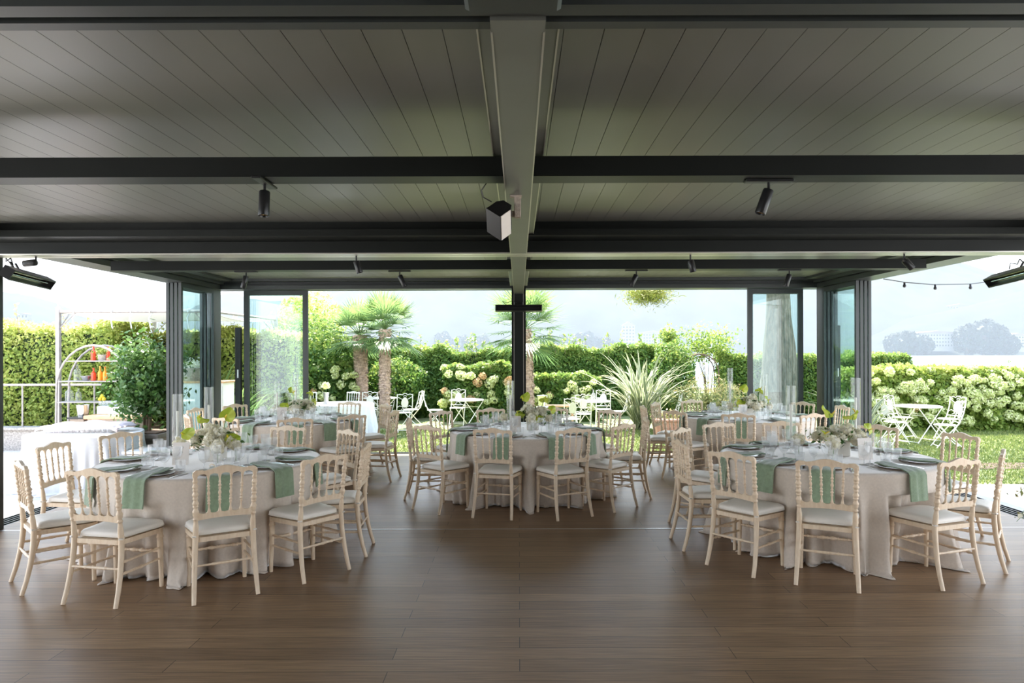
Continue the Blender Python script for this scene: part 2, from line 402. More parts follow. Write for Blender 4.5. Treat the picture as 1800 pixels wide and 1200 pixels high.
# perimeter headers
m = MB().box(-5.2, 5.2, 11.12, 11.50, 2.722, 2.785).box(-5.2, 5.2, 11.20, 11.5, 2.786, 2.91).box(-5.2, 5.2, 11.0, 11.2, 2.84, 2.881)
struct('ceiling_beam', m, 'steel', 'dark header beam above the garden opening', 'beam')
for s, nm in ((-1, 'left'), (1, 'right')):
    def bx(a, b, y0, y1, z0, z1): 
        x0, x1 = sorted((s*a, s*b)); m.box(x0, x1, y0, y1, z0, z1)
    m = MB(); bx(4.86, 5.20, YB+.2, 11.12, 2.722, 2.79); bx(4.80, 5.20, YB+.2, 11.12, 2.80, 2.91); bx(4.62, 4.80, YB+.2, 11.0, 2.845, 2.881)
    bx(4.90, 5.20, -5.2, YB-.32, 2.70, 2.91)
    struct('ceiling_beam', m, 'steel', 'side header beam above the %s opening' % nm, 'beam')
    m = MB(); bx(4.94, 5.17, 11.10, 11.32, 0, 2.722)
    o = struct('column', m, 'steel', '%s corner post of the glazed room' % nm, 'post')
    m = MB(); bx(5.00, 5.16, 6.44, 6.62, 0, 2.617)
    struct('column', m, 'steel', 'post standing at the %s end of the floor strip' % nm, 'post')
    for yy in (1.75, -3.0):
        m = MB(); bx(4.95, 5.1, yy, yy+.18, 0, 2.70)
        struct('column', m, 'steel', 'outer post of the nearer room on the %s side, %s' % (nm, 'beside the nearest beam' if yy > 0 else 'at the rear edge'), 'post')
m = MB().box(-.075, .075, 11.07, 11.14, 0, 2.75).box(-.115, .115, 11.10, 11.30, 0, 2.75)
struct('column', m, 'steel_dark', 'dark middle column at the far end of the central beam', 'column')
struct('trim_7', MB().box(-.0805, -.073, 11.064, 11.072, 0, 2.64).box(.073, .0805, 11.064, 11.072, 0, 2.64), 'steel_edge', 'pale edges of the dark middle column', 'column edge')
struct('wall_back', MB().box(-6, 6, -5.4, -5.2, -.3, 2.9), 'stone', 'unseen pale wall added behind the camera to cut rear light', 'wall')  # unseen wall added so less light comes from behind the camera

# glazed sliding leaves, stacked
wn = [0]
def leaf_panel(p0, p1, z0=.012, z1=2.715, st=.055, th=.042, lab=''):
    """framed pane between floor points p0 and p1"""
    wn[0] += 1
    p0 = Vector(p0); p1 = Vector(p1); L = (p1-p0).length; ang = math.atan2(p1.y-p0.y, p1.x-p0.x)
    t = thing('window_%d' % wn[0], (p0.x, p0.y, 0), ang, lab, 'glass door', None, 'structure')
    f = MB().box(0, st, -th/2, th/2, z0, z1).box(L-st, L, -th/2, th/2, z0, z1).box(st, L-st, -th/2, th/2, z1-.07, z1).box(st, L-st, -th/2, th/2, z0, z0+.08)
    f.build('window_frame', 'steel', t)
    MB().box(st, L-st, -.004, .004, z0+.08, z1-.07).build('window_pane', 'glass', t)
ords = ['innermost', 'second innermost', 'second outermost', 'outermost']
for s, nm in ((-1, 'left'), (1, 'right')):
    for i in range(4):
        X = s*(4.93+.07*i); leaf_panel((X, 9.93+.02*i, 0), (X, 11.04+.02*i, 0), lab='%s sliding glass leaf of the stack in the %s side opening' % (ords[i], nm))
    a, b = (-4.56, -3.50) if s < 0 else (3.80, 4.72)
    for i in range(3):
        Y = 11.345+.06*i; sh = .025*i*s
        leaf_panel((a+sh, Y, 0), (b+sh, Y, 0), st=.085 if i == 0 else .05, lab='%s sliding glass leaf of the stack at the %s end of the garden opening' % (['nearest', 'middle', 'farthest'][i], nm))
for (X, Y, nm) in ((-4.68, 11.40, 'left corner post and the garden glass stack'), (5.22, 10.93 + .28, 'right corner post and the side glass stack')):
    t = thing('locking_post', (X, Y, -.012), 0, 'tall slim black post between the '+nm, 'post', 'black locking posts')
    MB().box(-.05, .05, -.03, .03, 0, 2.12, .006).build('post', 'black', t)
    MB().box(-.012, .012, -.042, -.03, 1.28, 1.42, .004).build('lock', 'aluminium', t)

# ------------------------------------------------------------ things on the ceiling
def spot(p, z, tilt, rz, n, lab, grp, track=True, L=.13, r=.030):
    t = thing('track_spotlight', (p[0], p[1], z), rz, lab, 'spotlight', grp)
    if track: MB().box(-.13, .13, -.025, .025, -.014, 0, .003).build('track_plate', 'black', t)
    MB().tube([(0, 0, -.012 if track else 0), (0, 0, -.06)], .008, 8).build('stem', 'black', t, True)
    c = MB().lathe([(r*.9, -.0), (r, -.006), (r, -L), (r*.93, -L-.004), (r*.8, -L+.01), (.001, -L+.012)], 18, cap=False)
    c.lathe([(.001, 0), (r*.9, 0)], 18, cap=False)
    c.xf(Matrix.Translation((0, 0, -.055)) @ Matrix.Rotation(tilt, 4, 'Y')); o = c.build('lamp_head', 'black_metal', t, True)
    l = MB().lathe([(.001, -L+.006), (r*.72, -L+.004)], 14, cap=False)
    l.xf(Matrix.Translation((0, 0, -.055)) @ Matrix.Rotation(tilt, 4, 'Y')); l.build('lens', 'gold', t, True)
G = 'black spotlights under the ceiling beams'
def at_z(x, y, z):
    yc = y+(x-900)*.003; Y = 1200*(z-1.7)/(617-yc); return px(x, y, Y)
for (x, y0, yy, z, tilt, rz, lab) in (
    (466, 0, 3.74, 2.634, .12, 1.57, 'black spotlight on the nearer cross beam, left of the central beam'),
    (1352, 0, 3.74, 2.634, .35, 0, 'black spotlight on the nearer cross beam, right of the central beam')):
    X = (x-912)*yy/1200; spot((X, yy), z, tilt, rz, 0, lab, G, L=.135, r=.030)
for (x, lab, tilt) in ((433, 'small black spotlight on the farther cross beam, farthest left', .25), (703, 'small black spotlight on the farther cross beam, left of the central beam', -.45),
        (1119, 'small black spotlight on the farther cross beam, right of the central beam', .45), (1388, 'small black spotlight on the farther cross beam, farthest right', .3)):
    X = (x-912)*7.9/1200; spot((X, 7.9), 2.634, tilt, 0, 0, lab, G, L=.14)
for (x, lab, tilt) in ((61, 'black spotlight hanging level under the deep cross beam above the left opening', 1.45), (626, 'black spotlight under the deep cross beam, left of the central beam', -.3),
        (1215, 'black spotlight under the deep cross beam, right of the central beam', -.25), (1592, 'black spotlight under the deep cross beam, above the right opening', -.75)):
    X = (x-912)*6.5/1200; spot((X, 6.52), 2.617, tilt, 0, 0, lab, G, track=False, L=.11, r=.032)

def heater(loc, rz, tilt, lab, dark=False, wid=.78):
    t = thing('infrared_heater', loc, rz, lab, 'heater', 'long infrared heaters')
    h = wid/2; R = Matrix.Rotation(tilt, 4, 'X')
    c = MB().strip([(-h, .09), (-h*.9, .10), (h*.9, .10), (h, .09)], [(-h, .0), (-h*.9, -.0), (h*.9, -.0), (h, 0)], lambda u, v, q: (u, q, v), -.02, .0)
    c.box(-h, h, -.09, .0, .085, .10).box(-h, h, -.09, 0, 0, .012); c.xf(R); c.build('housing', 'black_metal', t)
    q = MB().box(-h+.02, h-.02, -.035, -.021, .015, .082); q.xf(R); q.build('reflector', 'black_metal' if dark else 'mirror', t)
    for s in (-1, 1):
        e = MB().box(s*h-.004, s*h+.004, -.09, 0, 0, .10); e.xf(R); e.build('end_plate', 'aluminium' if dark else 'black_metal', t)
    q = MB().tube([(-h+.04, -.06, .05), (h-.04, -.06, .05)], .008, 8); q.xf(R); q.build('heating_tube', 'black' if dark else 'mirror', t, True)
    MB().tube([(-.06, .02, .06), (-.06, .07, .16)], .01, 8).tube([(.06, .02, .06), (.06, .07, .16)], .01, 8).build('bracket', 'black_metal', t)
    MB().tube([(-.2, 0, .11), (-.26, .03, .17), (-.18, .06, .15), (-.1, .05, .19), (-.02, .06, .14)], .005, 6).build('cable', 'black', t, True)
heater((.0, 10.96, 2.33), 0, -.15, 'black infrared heater fixed across the middle column', True, .74)
heater((-4.66, 6.40, 2.38), 1.867, .55, 'infrared heater with bright reflector at the left edge, above the left opening', False, 1.0)
heater((4.68, 6.40, 2.37), -1.867, .55, 'dark infrared heater at the right edge, above the right opening', False, 1.0)

# speaker on the central beam
t = thing('wall_speaker', (-.10, 4.05, 2.62), 0, 'black box speaker hanging from a bracket under the central beam', 'speaker')
MB().box(.075, .115, -.02, .02, -.13, 0, .003).box(.05, .12, -.025, .025, -.008, 0).box(.02, .08, -.006, .006, -.125, -.09).build('bracket', 'wicker', t)
R = Matrix.Translation((-.005, 0, -.135)) @ Matrix.Rotation(.9, 4, 'X') @ Matrix.Rotation(-.75, 4, 'Z') @ Matrix.Diagonal((.8, .8, .85, 1))
MB().prism([(-.07, -.07), (.07, -.07), (.07, .03), (.04, .075), (-.04, .075), (-.07, .03)], lambda u, v, q: (u, v, q), -.11, .10).xf(R).build('cabinet', 'black', t)
MB().box(-.071, .071, -.078, -.070, -.112, .102).xf(R).build('grille', 'black', t)
MB().box(.0705, .075, -.07, .03, -.112, .102).xf(R).build('side_cover', 'card', t)
MB().tube([(-.06, .02, -.03), (-.11, .03, .0), (-.12, .02, .04), (-.08, .0, .09), (.0, 0, .12)], .004, 6).build('cable', 'black', t, True)

# ------------------------------------------------------------ chairs
def yb(z): return -.200-.105*max(0, (z-.45))       # the back leans away
def turned(p0, p1, r0, beads, n=9, m=40):
    """turned rod: beads list of (t, height, width)"""
    p0 = Vector(p0); p1 = Vector(p1); pts = []; rr = []
    for i in range(m+1):
        t = i/m; r = r0
        for (c, h, w_) in beads: r += h*math.exp(-((t-c)/w_)**2)
        pts.append(p0.lerp(p1, t)); rr.append(r)
    return MB().tube(pts, rr, n)
CH = {}
def chair_meshes():
    c = CH
    # seat frame: rounded trapezoid
    def outline(wf, wb, d0, d1, r, n=5):
        pts = []
        for (cx, cy, a0) in ((wf-r, d1-r, 0), (-wf+r, d1-r, PI/2), (-wb+r*.5, d0+r*.5, PI), (wb-r*.5, d0+r*.5, 1.5*PI)):
            rr = r if cy > 0 else r*.5
            for i in range(n+1):
                a = a0+i*PI/2/n; pts.append((cx+rr*math.cos(a), cy+rr*math.sin(a)))
        return pts
    m = MB().prism(outline(.215, .185, -.205, .205, .07), lambda u, v, t: (u, v, t), .400, .432)
    c['seat'] = m.mesh('seat', 'wood')
    m = MB(); o = outline(.213, .176, -.178, .213, .075); n = len(o); vs = []; fs = []
    lay = [(.90, .433), (1, .441), (1.015, .455), (1, .470), (.94, .480), (.7, .487), (.35, .490)]
    for k, z in lay:
        for (u, v) in o: vs.append((u*k, (v-.01)*k+.01, z))
    for i in range(len(lay)-1):
        for j in range(n): fs.append((i*n+j, i*n+(j+1) % n, (i+1)*n+(j+1) % n, (i+1)*n+j))
    fs.append(tuple(range((len(lay)-1)*n, len(lay)*n))); fs.append(tuple(range(n-1, -1, -1)))
    m.add(vs, fs); m.tube([(u*1.018, (v-.01)*1.018+.01, .446) for u, v in o+o[:1]], .0035, 5, False)
    for s in (-1, 1): m.tube([(s*.175, -.175, .45), (s*.197, -.19, .445), (s*.205, -.215, .445), (s*.185, -.222, .446)], .006, 5)
    c['cushion'] = m.mesh('cushion', 'cushion', True)
    for s, nm in ((-1, 'l'), (1, 'r')):
        z = [0, .1, .2, .3, .38, .44, .50]
        xs = [.205, .200, .195, .190, .187, .185, .184]; ys = [-.275, -.245, -.223, -.208, -.201, -.199, yb(.5)]
        c['rleg'+nm] = MB().tube([(s*a, b, q) for a, b, q in zip(xs, ys, z)], [.0145, .016, .0175, .0185, .019, .019, .018], 10).mesh('leg', 'wood', True)
        c['fleg'+nm] = turned((s*.192, .172, 0), (s*.184, .165, .402), .0145, [(.85, .004, .2), (.90, .006, .012), (.95, .007, .014), (.82, .003, .012), (.6, .003, .3)], 10, 30).mesh('leg', 'wood', True)
        P0 = (s*.184, yb(.50), .50); P1 = (s*.192, yb(.875), .875)
        c['post'+nm] = turned(P0, P1, .0125, [(.0, .006, .10), (.17, .007, .018), (.24, .005, .02), (.30, .009, .04), (.40, .006, .015), (.46, .009, .03), (.55, .006, .015), (.62, .009, .03), (.71, .006, .015), (.77, .007, .03), (.86, .006, .015), (1, .005, .08)], 10, 60).mesh('post', 'wood', True)
        for zz, k_ in ((.285, 'a'), (.205, 'b')):
            c['sst'+k_+nm] = turned((s*.193, yb(.45)-.02, zz), (s*.187, .168, zz-.0), .0075, [(.12, .004, .012), (.5, .004, .012), (.88, .004, .012), (.47, .002, .3)], 8, 24).mesh('stretcher', 'wood', True)
    for i in range(4):
        x = -.110+i*.0733
        c['sp%d' % i] = turned((x*.93, yb(.61), .605), (x, yb(.86), .862), .0052, [(0, .006, .07), (.22, .005, .022), (.30, .006, .03), (.38, .005, .02), (.5, .0055, .05), (.62, .005, .02), (.70, .006, .03), (.79, .004, .02), (1, .006, .08)], 8, 40).mesh('spindle', 'wood', True)
    # crest rail with waved top and five arches
    N = 60; top = []; bot = []
    for i in range(N+1):
        x = -.207+.414*i/N; a = abs(x)/.207
        zt = .905+.012*math.cos(x/.207*PI*1.5)*(1 if a < .67 else .6)+.006*(1-a)
        if a > .86: zt -= (a-.86)**2*1.1
        g = ((x+.1835)/.0734) % 1.0; cusp = abs(g-.5)*2
        zb = .842+.030*math.sqrt(max(0, 1-cusp**2))
        if a > .90: zb = .862-(a-.9)*.1
        top.append((x, zt)); bot.append((x, min(zb, zt-.012)))
    cv = lambda u, v, t: (u, yb(v)+t-.012*(1-(u/.207)**2)*0, v)
    c['crest'] = MB().strip(top, bot, cv, -.012, .011).mesh('crest_rail', 'wood')
    top = []; bot = []
    for i in range(N+1):
        x = -.178+.356*i/N; g = ((x+.1735)/.0694) % 1.0; cusp = abs(g-.5)*2
        top.append((x, .622-.026*math.sqrt(max(0, 1-cusp**2)))); bot.append((x, .552+.010*(1-(x/.178)**2)))
    c['rail'] = MB().strip(top, bot, cv, -.010, .009).mesh('lower_rail', 'wood')
    c['rst'] = turned((-.192, -.222, .245), (.192, -.222, .245), .0075, [(.3, .004, .01), (.5, .003, .2), (.7, .004, .01)], 8, 30).mesh('stretcher', 'wood', True)
    c['fst'] = turned((-.185, .168, .255), (.185, .168, .255), .008, [(.12, .005, .012), (.2, .006, .03), (.3, .004, .012), (.4, .008, .05), (.5, .005, .012), (.6, .008, .05), (.7, .004, .012), (.8, .006, .03), (.88, .005, .012)], 9, 50).mesh('stretcher', 'wood', True)
chair_meshes()
def make_chair(name='banquet_chair'):
    t = thing(name); c = CH
    link('seat', c['seat'], t); link('cushion', c['cushion'], t)
    for k in ('rlegl', 'rlegr', 'flegl', 'flegr'): link('leg', c[k], t)
    for k in ('postl', 'postr'): link('post', c[k], t)
    for i in range(4): link('spindle', c['sp%d' % i], t)
    link('crest_rail', c['crest'], t); link('lower_rail', c['rail'], t)
    for k in ('rst', 'fst', 'sstal', 'sstar', 'sstbl', 'sstbr'): link('stretcher', c[k], t)
    return t

TABLES = {
 'front left': dict(c=(-2.66, 5.92), feet=[((20, 1023), (40.7, 1045.7)), ((114, 1062.7), (206, 1069)), ((344.3, 1063.3), (448, 1044)), ((542.7, 1023), (610, 1001.7)), ((646, 976.7), (653, 956))],
    crest=[(507, 748), (617, 755), (89, 778), (203, 759)], pol=[(112, 1.34)]),
 'back left': dict(c=(-3.1, 9.5), feet=[((691.7, 846.7), (700, 837.8))], crest=[(519, 735), (620, 729), (681, 710), (617, 706), (412, 710), (395, 733), (340, 717), (326, 728)], pol=[]),
 'middle': dict(c=(.08, 8.15), feet=[((724.4, 894.7), (770.8, 903.9)), ((833, 911), (901, 913.5)), ((980.8, 915.6), (1037.8, 907.8)), ((1082.8, 899.7), (1118.3, 890.6)), ((1133.6, 864), (1145, 875)), ((712, 876.7), (718, 865.6))],
    crest=[(861, 717), (975, 715.6), (772, 721.7), (1073, 720)], pol=[]),
 'front right': dict(c=(2.73, 6.08), feet=[((1181.7, 946.7), (1200, 966.7)), ((1244, 993), (1322, 1014)), ((1401.7, 1028), (1509, 1042)), ((1652.7, 1038), (1729, 1025)), ((1769, 1005), (1770.7, 986.7))],
    crest=[(1192, 752), (1257, 741.7), (1373, 740), (1549, 745), (1709, 760)], pol=[]),
 'back right': dict(c=(3.25, 9.75), feet=[], crest=[(1184, 721.7), (1298, 726.7), (1432, 727), (1484, 712), (1413, 706), (1221, 703), (1149, 707), (1122, 713)], pol=[]),
}
ORD = ['first', 'second', 'third', 'fourth', 'fifth', 'sixth', 'seventh']
def placing(i, n):
    if i == 0: return 'leftmost'
    if i == n-1: return 'rightmost'
    if i < n/2: return ORD[i]+' from left'
    return ORD[n-1-i]+' from right'
proto = make_chair(); used = [False]
CHAIRS = []
for tn, T in TABLES.items():
    c = Vector((*T['c'], 0)); seats = []
    for (a, b) in T['feet']:
        A = pz(*a); B = pz(*b); mid = (A+B)/2; mid.z = 0
        d = (B-A); d.z = 0; d.normalize(); f = Vector((-d.y, d.x, 0))
        if f.dot(c-mid) < 0: f = -f
        g = (c-mid).normalized(); f = (f*.6+g*.4).normalized()
        if (c-mid).length < 1.27: mid = c-g*1.27
        seats.append((mid, f))
    for (x, y) in T['crest']:
        P = pz(x, y, .915); P.z = 0; g = (c-P); 
        L = min(max(g.length, 1.27), 1.5); g.normalize(); P = c-g*L
        seats.append((P, g))
    for (a, r) in T['pol']:
        g = -Vector((math.cos(math.radians(a)), math.sin(math.radians(a)), 0)); seats.append((c-g*r, g))
    near = sorted([s for s in seats if s[0].y < c.y], key=lambda s: s[0].x); far = sorted([s for s in seats if s[0].y >= c.y], key=lambda s: s[0].x)
    T['seats'] = []
    for lst, side in ((near, 'near'), (far, 'far')):
        for i, (mid, f) in enumerate(lst):
            o = copy_tree(proto) if used[0] else proto; used[0] = True
            org = mid+f*.27; jig = random.uniform(-.05, .05)
            o.location = (org.x, org.y, 0); o.rotation_euler = (0, 0, math.atan2(-f.x, f.y)+jig)
            pos = placing(i, len(lst))
            tag(o, 'cream spindle-back banquet chair, %s on the %s side of the %s table' % (pos, side, tn), 'chair', 'cream banquet chairs around the round tables')
            T['seats'].append(dict(mid=mid, f=f, org=org, side=side, pos=pos)); CHAIRS.append((org, f))

# ------------------------------------------------------------ tables and cloths
def cloth_mesh(name, R, zt, zf, chairs, mt, seed, nth=260, nz=20, flare=.06, puddle=.035):
    r_ = random.Random(seed); waves = [(k_, r_.uniform(0, 6.28), a_) for k_, a_ in ((14, .9), (22, 1.), (34, .45))]
    vs = [(0, 0, zt)]; fs = []; rings = [(R*.35, zt), (R*.7, zt), (R*.97, zt), (R*1.0, zt-.004)]
    H = zt-zf
    levels = [(rr, zz, 0) for rr, zz in rings]+[(R*1.005+.0, zt-.02, .06)]
    for i in range(1, nz+1):
        q = i/nz; levels.append((R+flare*q*q, zt-.02-(H-.026)*q, q))
    levels.append((R+flare+puddle*.6, zf+.012, 1.0)); levels.append((R+flare+puddle, zf+.004, 1.05))
    for (rr, z, q) in levels:
        for j in range(nth):
            th = 2*PI*j/nth; a = 0
            for (k, ph, am) in waves: a += am*(2*abs(math.sin(k*.5*th+ph+.5*math.sin(2*th+ph)+q*.25))-1.2)
            a = a/1.5; amp = (.006+.095*q)*min(1, q*3)
            x, y = rr*math.cos(th), rr*math.sin(th); zz = z; kk = 1
            if q > 0 and z < zt-.2:
                for (ox, oy, fx, fy) in chairs:
                    for _ in range(30):
                        dx, dy = x*kk-ox, y*kk-oy; ly = dx*fx+dy*fy; lx = dx*fy-dy*fx
                        edge = max(0, (abs(lx)-.19)/.16)
                        if edge < 1 and ly < .225-edge*.25: kk -= .01
                        else: break
            rad = rr*kk+amp*(a*(1 if a > 0 else .8)-min(1, (1-kk)*12)*.75)
            if q >= 1: rad += .018*math.sin(11*th+seed)
            x, y = rad*math.cos(th), rad*math.sin(th)
            if 0 < q < 1: zz += .006*math.sin(9*th+q*6)
            vs.append((x, y, zz))
    n = nth
    for j in range(n): fs.append((0, 1+j, 1+(j+1) % n))
    for i in range(len(levels)-1):
        for j in range(n): fs.append((1+i*n+j, 1+(i+1)*n+j, 1+(i+1)*n+(j+1) % n, 1+i*n+(j+1) % n))
    m = MB(); m.add(vs, fs)
    return m.mesh(name, mt, 'all')
ZT = .762; TR = .90
# place-setting prototypes (local +y points from the table centre outwards to the guest)
def lathe_mesh(name, prof, mt, n=28, smooth=True, cap=False): return MB().lathe(prof, n, cap=cap).mesh(name, mt, smooth)
PS = {}
PS['charger'] = lathe_mesh('charger_plate', [(.001, 0), (.10, 0), (.155, .010), (.158, .013), (.154, .014), (.10, .005), (.001, .005)], 'charger', 36)
PS['plate'] = lathe_mesh('dinner_plate', [(.001, 0), (.08, 0), (.132, .012), (.134, .015), (.130, .0155), (.085, .005), (.001, .005)], 'china', 36)
def goblet(h, r, stem, foot):
    return [(.001, 0), (foot, .0), (foot, .003), (.010, .010), (.006, .02), (.005, stem*.55), (.009, stem*.7), (.006, stem*.85), (.016, stem), (r*.72, stem+.018), (r*.93, stem+.045), (r, h), (r*.95, h), (r*.86, stem+.045), (r*.6, stem+.022), (.001, stem+.010)]
PS['wine'] = MB().lathe(goblet(.185, .042, .085, .036), 14, cap=False).mesh('wine_goblet', 'crystal')
PS['water'] = MB().lathe(goblet(.160, .045, .062, .038), 12, cap=False).mesh('water_goblet', 'crystal')
PS['tumbler'] = MB().lathe([(.001, 0), (.030, 0), (.036, .02), (.040, .092), (.037, .092), (.032, .024), (.001, .014)], 12, cap=False).mesh('tumbler', 'crystal')
def fork():
    m = MB(); m.strip([(-.006, -.10), (-.004, -.02), (-.003, .02), (-.011, .045), (-.012, .06)], [(.006, -.10), (.004, -.02), (.003, .02), (.011, .045), (.012, .06)], lambda u, v, t: (u, v, t+.001+.004*math.sin((v+.1)*14)), 0, .002)
    for i in range(4): x = -.0105+i*.007; m.box(x-.0018, x+.0018, .06, .095, .003, .005)
    return m.mesh('fork', 'silver')
PS['fork'] = fork()
PS['knife'] = MB().strip([(-.006, -.11), (-.006, .0), (-.002, .01), (-.004, .11)], [(.006, -.11), (.006, 0), (.009, .01), (.003, .11)], lambda u, v, t: (u, v, t+.001), 0, .003).mesh('knife', 'silver')
def napkin(seed):
    r_ = random.Random(seed); w0 = .052; w1 = .086; drop = r_.uniform(.20, .25); off = r_.uniform(-.02, .02)
    path = [(-.13, .030), (-.09, .033), (-.03, .026), (.03, .024), (.09, .026), (.135, .026), (.185, .014), (.205, .010), (.2165, .000), (.221, -.02), (.223, -.06), (.227, -.12), (.231, -.18), (.234, -drop)]
    pts = []; n = len(path); top = []; nx = 9
    vs = []; fs = []
    for i, (yy, zz) in enumerate([(a_+(.006 if k_ > 8 else 0), b_) for k_, (a_, b_) in enumerate(path)]):
        q = i/(n-1); ww = w0+(w1-w0)*min(1, q*1.9)
        for j in range(nx):
            s = -1+2*j/(nx-1)
            x = s*ww+off*q; fold = .0045*math.cos(s*7+seed)*(1 if i > 8 else .9)
            if i > 8: vs.append((x, yy+.004+fold-.010*s*s*0, zz))
            else: vs.append((x, yy, zz+fold+.004))
    def offs(v, i):
        return (v[0]*.985, v[1]-(.012 if i > 8 else .0), v[2]-(.0 if i > 8 else .009)-(.002 if i > 8 else 0))
    N = len(vs); vs2 = [offs(v, k_//nx) for k_, v in enumerate(vs)]
    for i in range(n-1):
        for j in range(nx-1):
            a = i*nx+j; fs.append((a, a+1, a+nx+1, a+nx)); fs.append((N+a, N+a+nx, N+a+nx+1, N+a+1))
        for j in (0, nx-1):
            a = i*nx+j; fs.append((a, a+nx, N+a+nx, N+a) if j == 0 else (a, N+a, N+a+nx, a+nx))
    for i in (0, n-1):
        for j in range(nx-1):
            a = i*nx+j; fs.append((a, N+a, N+a+1, a+1) if i == 0 else (a, a+1, N+a+1, N+a))
    m = MB(); m.add(vs+vs2, fs); return m.mesh("napkin", "sage", True)
PS['nap'] = [napkin(i) for i in range(5)]
def put(name, me, loc, rz, lab, cat, grp):
    o = link(name, me); o.location = loc; o.rotation_euler = (0, 0, rz); return tag(o, lab, cat, grp)

tseed = 3
for tn, T in TABLES.items():
    cx, cyy = T['c']; tseed += 4
    ch = [(s['org'].x-cx, s['org'].y-cyy, s['f'].x, s['f'].y) for s in T['seats']]
    me = cloth_mesh('tablecloth', TR, ZT, 0, ch, 'linen', tseed)
    o = link('tablecloth', me); o.location = (cx, cyy, 0); o.rotation_euler = (0, 0, 0)
    tag(o, 'floor-length natural linen tablecloth on the %s round table' % tn, 'tablecloth', 'linen tablecloths')
    t = thing('banquet_table', (cx, cyy, 0), 0, '%s round banquet table hidden under its linen cloth' % tn, 'table', 'round banquet tables')
    MB().lathe([(TR-.02, 0), (TR-.01, .012), (TR-.02, .026)], 40, (0, 0, ZT-.034)).build('tabletop', 'plank', t)
    for a in range(4):
        q = a*PI/2+.4; MB().tube([(.42*math.cos(q), .42*math.sin(q), 0), (.42*math.cos(q), .42*math.sin(q), ZT-.034)], .02, 8).build('leg', 'steel', t)
    for i, s in enumerate(T['seats']):
        d = s['mid']-Vector((cx, cyy, 0)); th = math.atan2(d.y, d.x); u = Vector((math.cos(th), math.sin(th), 0)); v = Vector((-u.y, u.x, 0))
        def L(r, k_): q = Vector((cx, cyy, ZT))+u*r+v*k_; return (q.x, q.y, q.z)
        rz = th-PI/2; where = '%s %s-side place, %s table' % (s['pos'], s['side'], tn)
        put('charger_plate', PS['charger'], L(.725, 0), rz, 'brown wooden charger plate at the '+where, 'charger plate', 'wooden charger plates')
        q = L(.725, 0); put('dinner_plate', PS['plate'], (q[0], q[1], ZT+.0055), rz, 'white china dinner plate at the '+where, 'plate', 'white dinner plates')
        q = L(.70, random.uniform(-.02, .02)); put('napkin', PS['nap'][i % 5], (q[0], q[1], ZT), rz, 'sage green napkin hanging off the edge, %s' % where, 'napkin', 'sage green napkins')
        put('fork', PS['fork'], L(.72, .185), rz+PI, 'silver fork beside the plate, %s' % where, 'fork', 'silver forks')
        put('knife', PS['knife'], L(.72, -.18), rz+PI, 'silver knife beside the plate, %s' % where, 'knife', 'silver knives')
        put('water_goblet', PS['water'], L(.50, -.092), random.random(), 'short-stemmed crystal water goblet, %s' % where, 'goblet', 'crystal water goblets')
        put('wine_goblet', PS['wine'], L(.475, .0), random.random(), 'tall crystal wine goblet, %s' % where, 'goblet', 'crystal wine goblets')
        if i % 2 == 0 or s['side'] == 'near':
            put('tumbler', PS['tumbler'], L(.55, .085), random.random(), 'cut crystal tumbler, %s' % where, 'tumbler', 'crystal tumblers')

# centrepieces
def petals_ball(R, n, size, seed, flat=1.0):
    rg = np.random.default_rng(seed); d = unit(rg.normal(0, 1, (n, 3))); P = d*R*rg.uniform(.72, 1, (n, 1)); P[:, 2] *= flat
    return leaves(P, d, size, .95, .45)
BL = []
for i in range(4):
    V, F, tt = petals_ball([.055, .045, .06, .035][i], 130, [.034, .03, .036, .024][i], 50+i); BL.append(np_mesh('blossom', V, F, 'petal', tt))
V, F, tt = petals_ball(.026, 220, .011, 60); POM = np_mesh('pompom', V, F, 'pom', tt)
V, F, tt = leaves(rng.normal(0, 1, (26, 3))*np.array([.06, .06, .035]), np.tile([0, 0, 1.], (26, 1)), .05, .45); GREEN = np_mesh('greenery', V, F, 'ficus', tt)
def anth_mesh():
    n = 22; vs = []; fs = []
    for ring, k_ in ((0, .0), (1, .4), (2, .75), (3, 1.0)):
        for j in range(n):
            a = 2*PI*j/n; r = .058*(1+.25*math.cos(a))*(1-.35*math.exp(-((abs(a-PI))/.35)**2))
            x = r*math.cos(a)*k_*1.15; y = r*math.sin(a)*k_*.95; vs.append((x, y, .018*k_*k_*math.cos(2*a)+.008*math.sin(5*a)*k_))
    for i in range(3):
        for j in range(n): fs.append((i*n+j, i*n+(j+1) % n, (i+1)*n+(j+1) % n, (i+1)*n+j))
    me = MB(); me.add(vs, fs); o = me.mesh('spathe', 'lime', True)
    a = o.attributes.new('tint', 'FLOAT', 'FACE'); a.data.foreach_set('value', [.3+.6*((j % n)/n) for j in range(3*n)]); return o
ANTH = anth_mesh(); SPAD = MB().tube([(-.02, 0, .002), (-.025, 0, .03), (-.02, 0, .05)], [.005, .006, .003], 8).mesh('spadix', 'yellow', True)
def script_curve(kind):
    if kind == 0:   # a looping capital letter written by hand
        return [(.012, .030), (.020, .040), (.010, .046), (-.006, .034), (-.014, .010), (-.008, -.012), (.006, -.014), (.014, -.002), (.008, .010), (-.004, .004), (-.012, -.016), (-.030, -.030)]
    return [(-.010, .020), (.0, .038), (.016, .044), (.018, .034), (.006, .010), (-.004, -.018), (-.014, -.034), (-.026, -.032), (-.016, -.018), (.004, -.006), (.022, .004)]
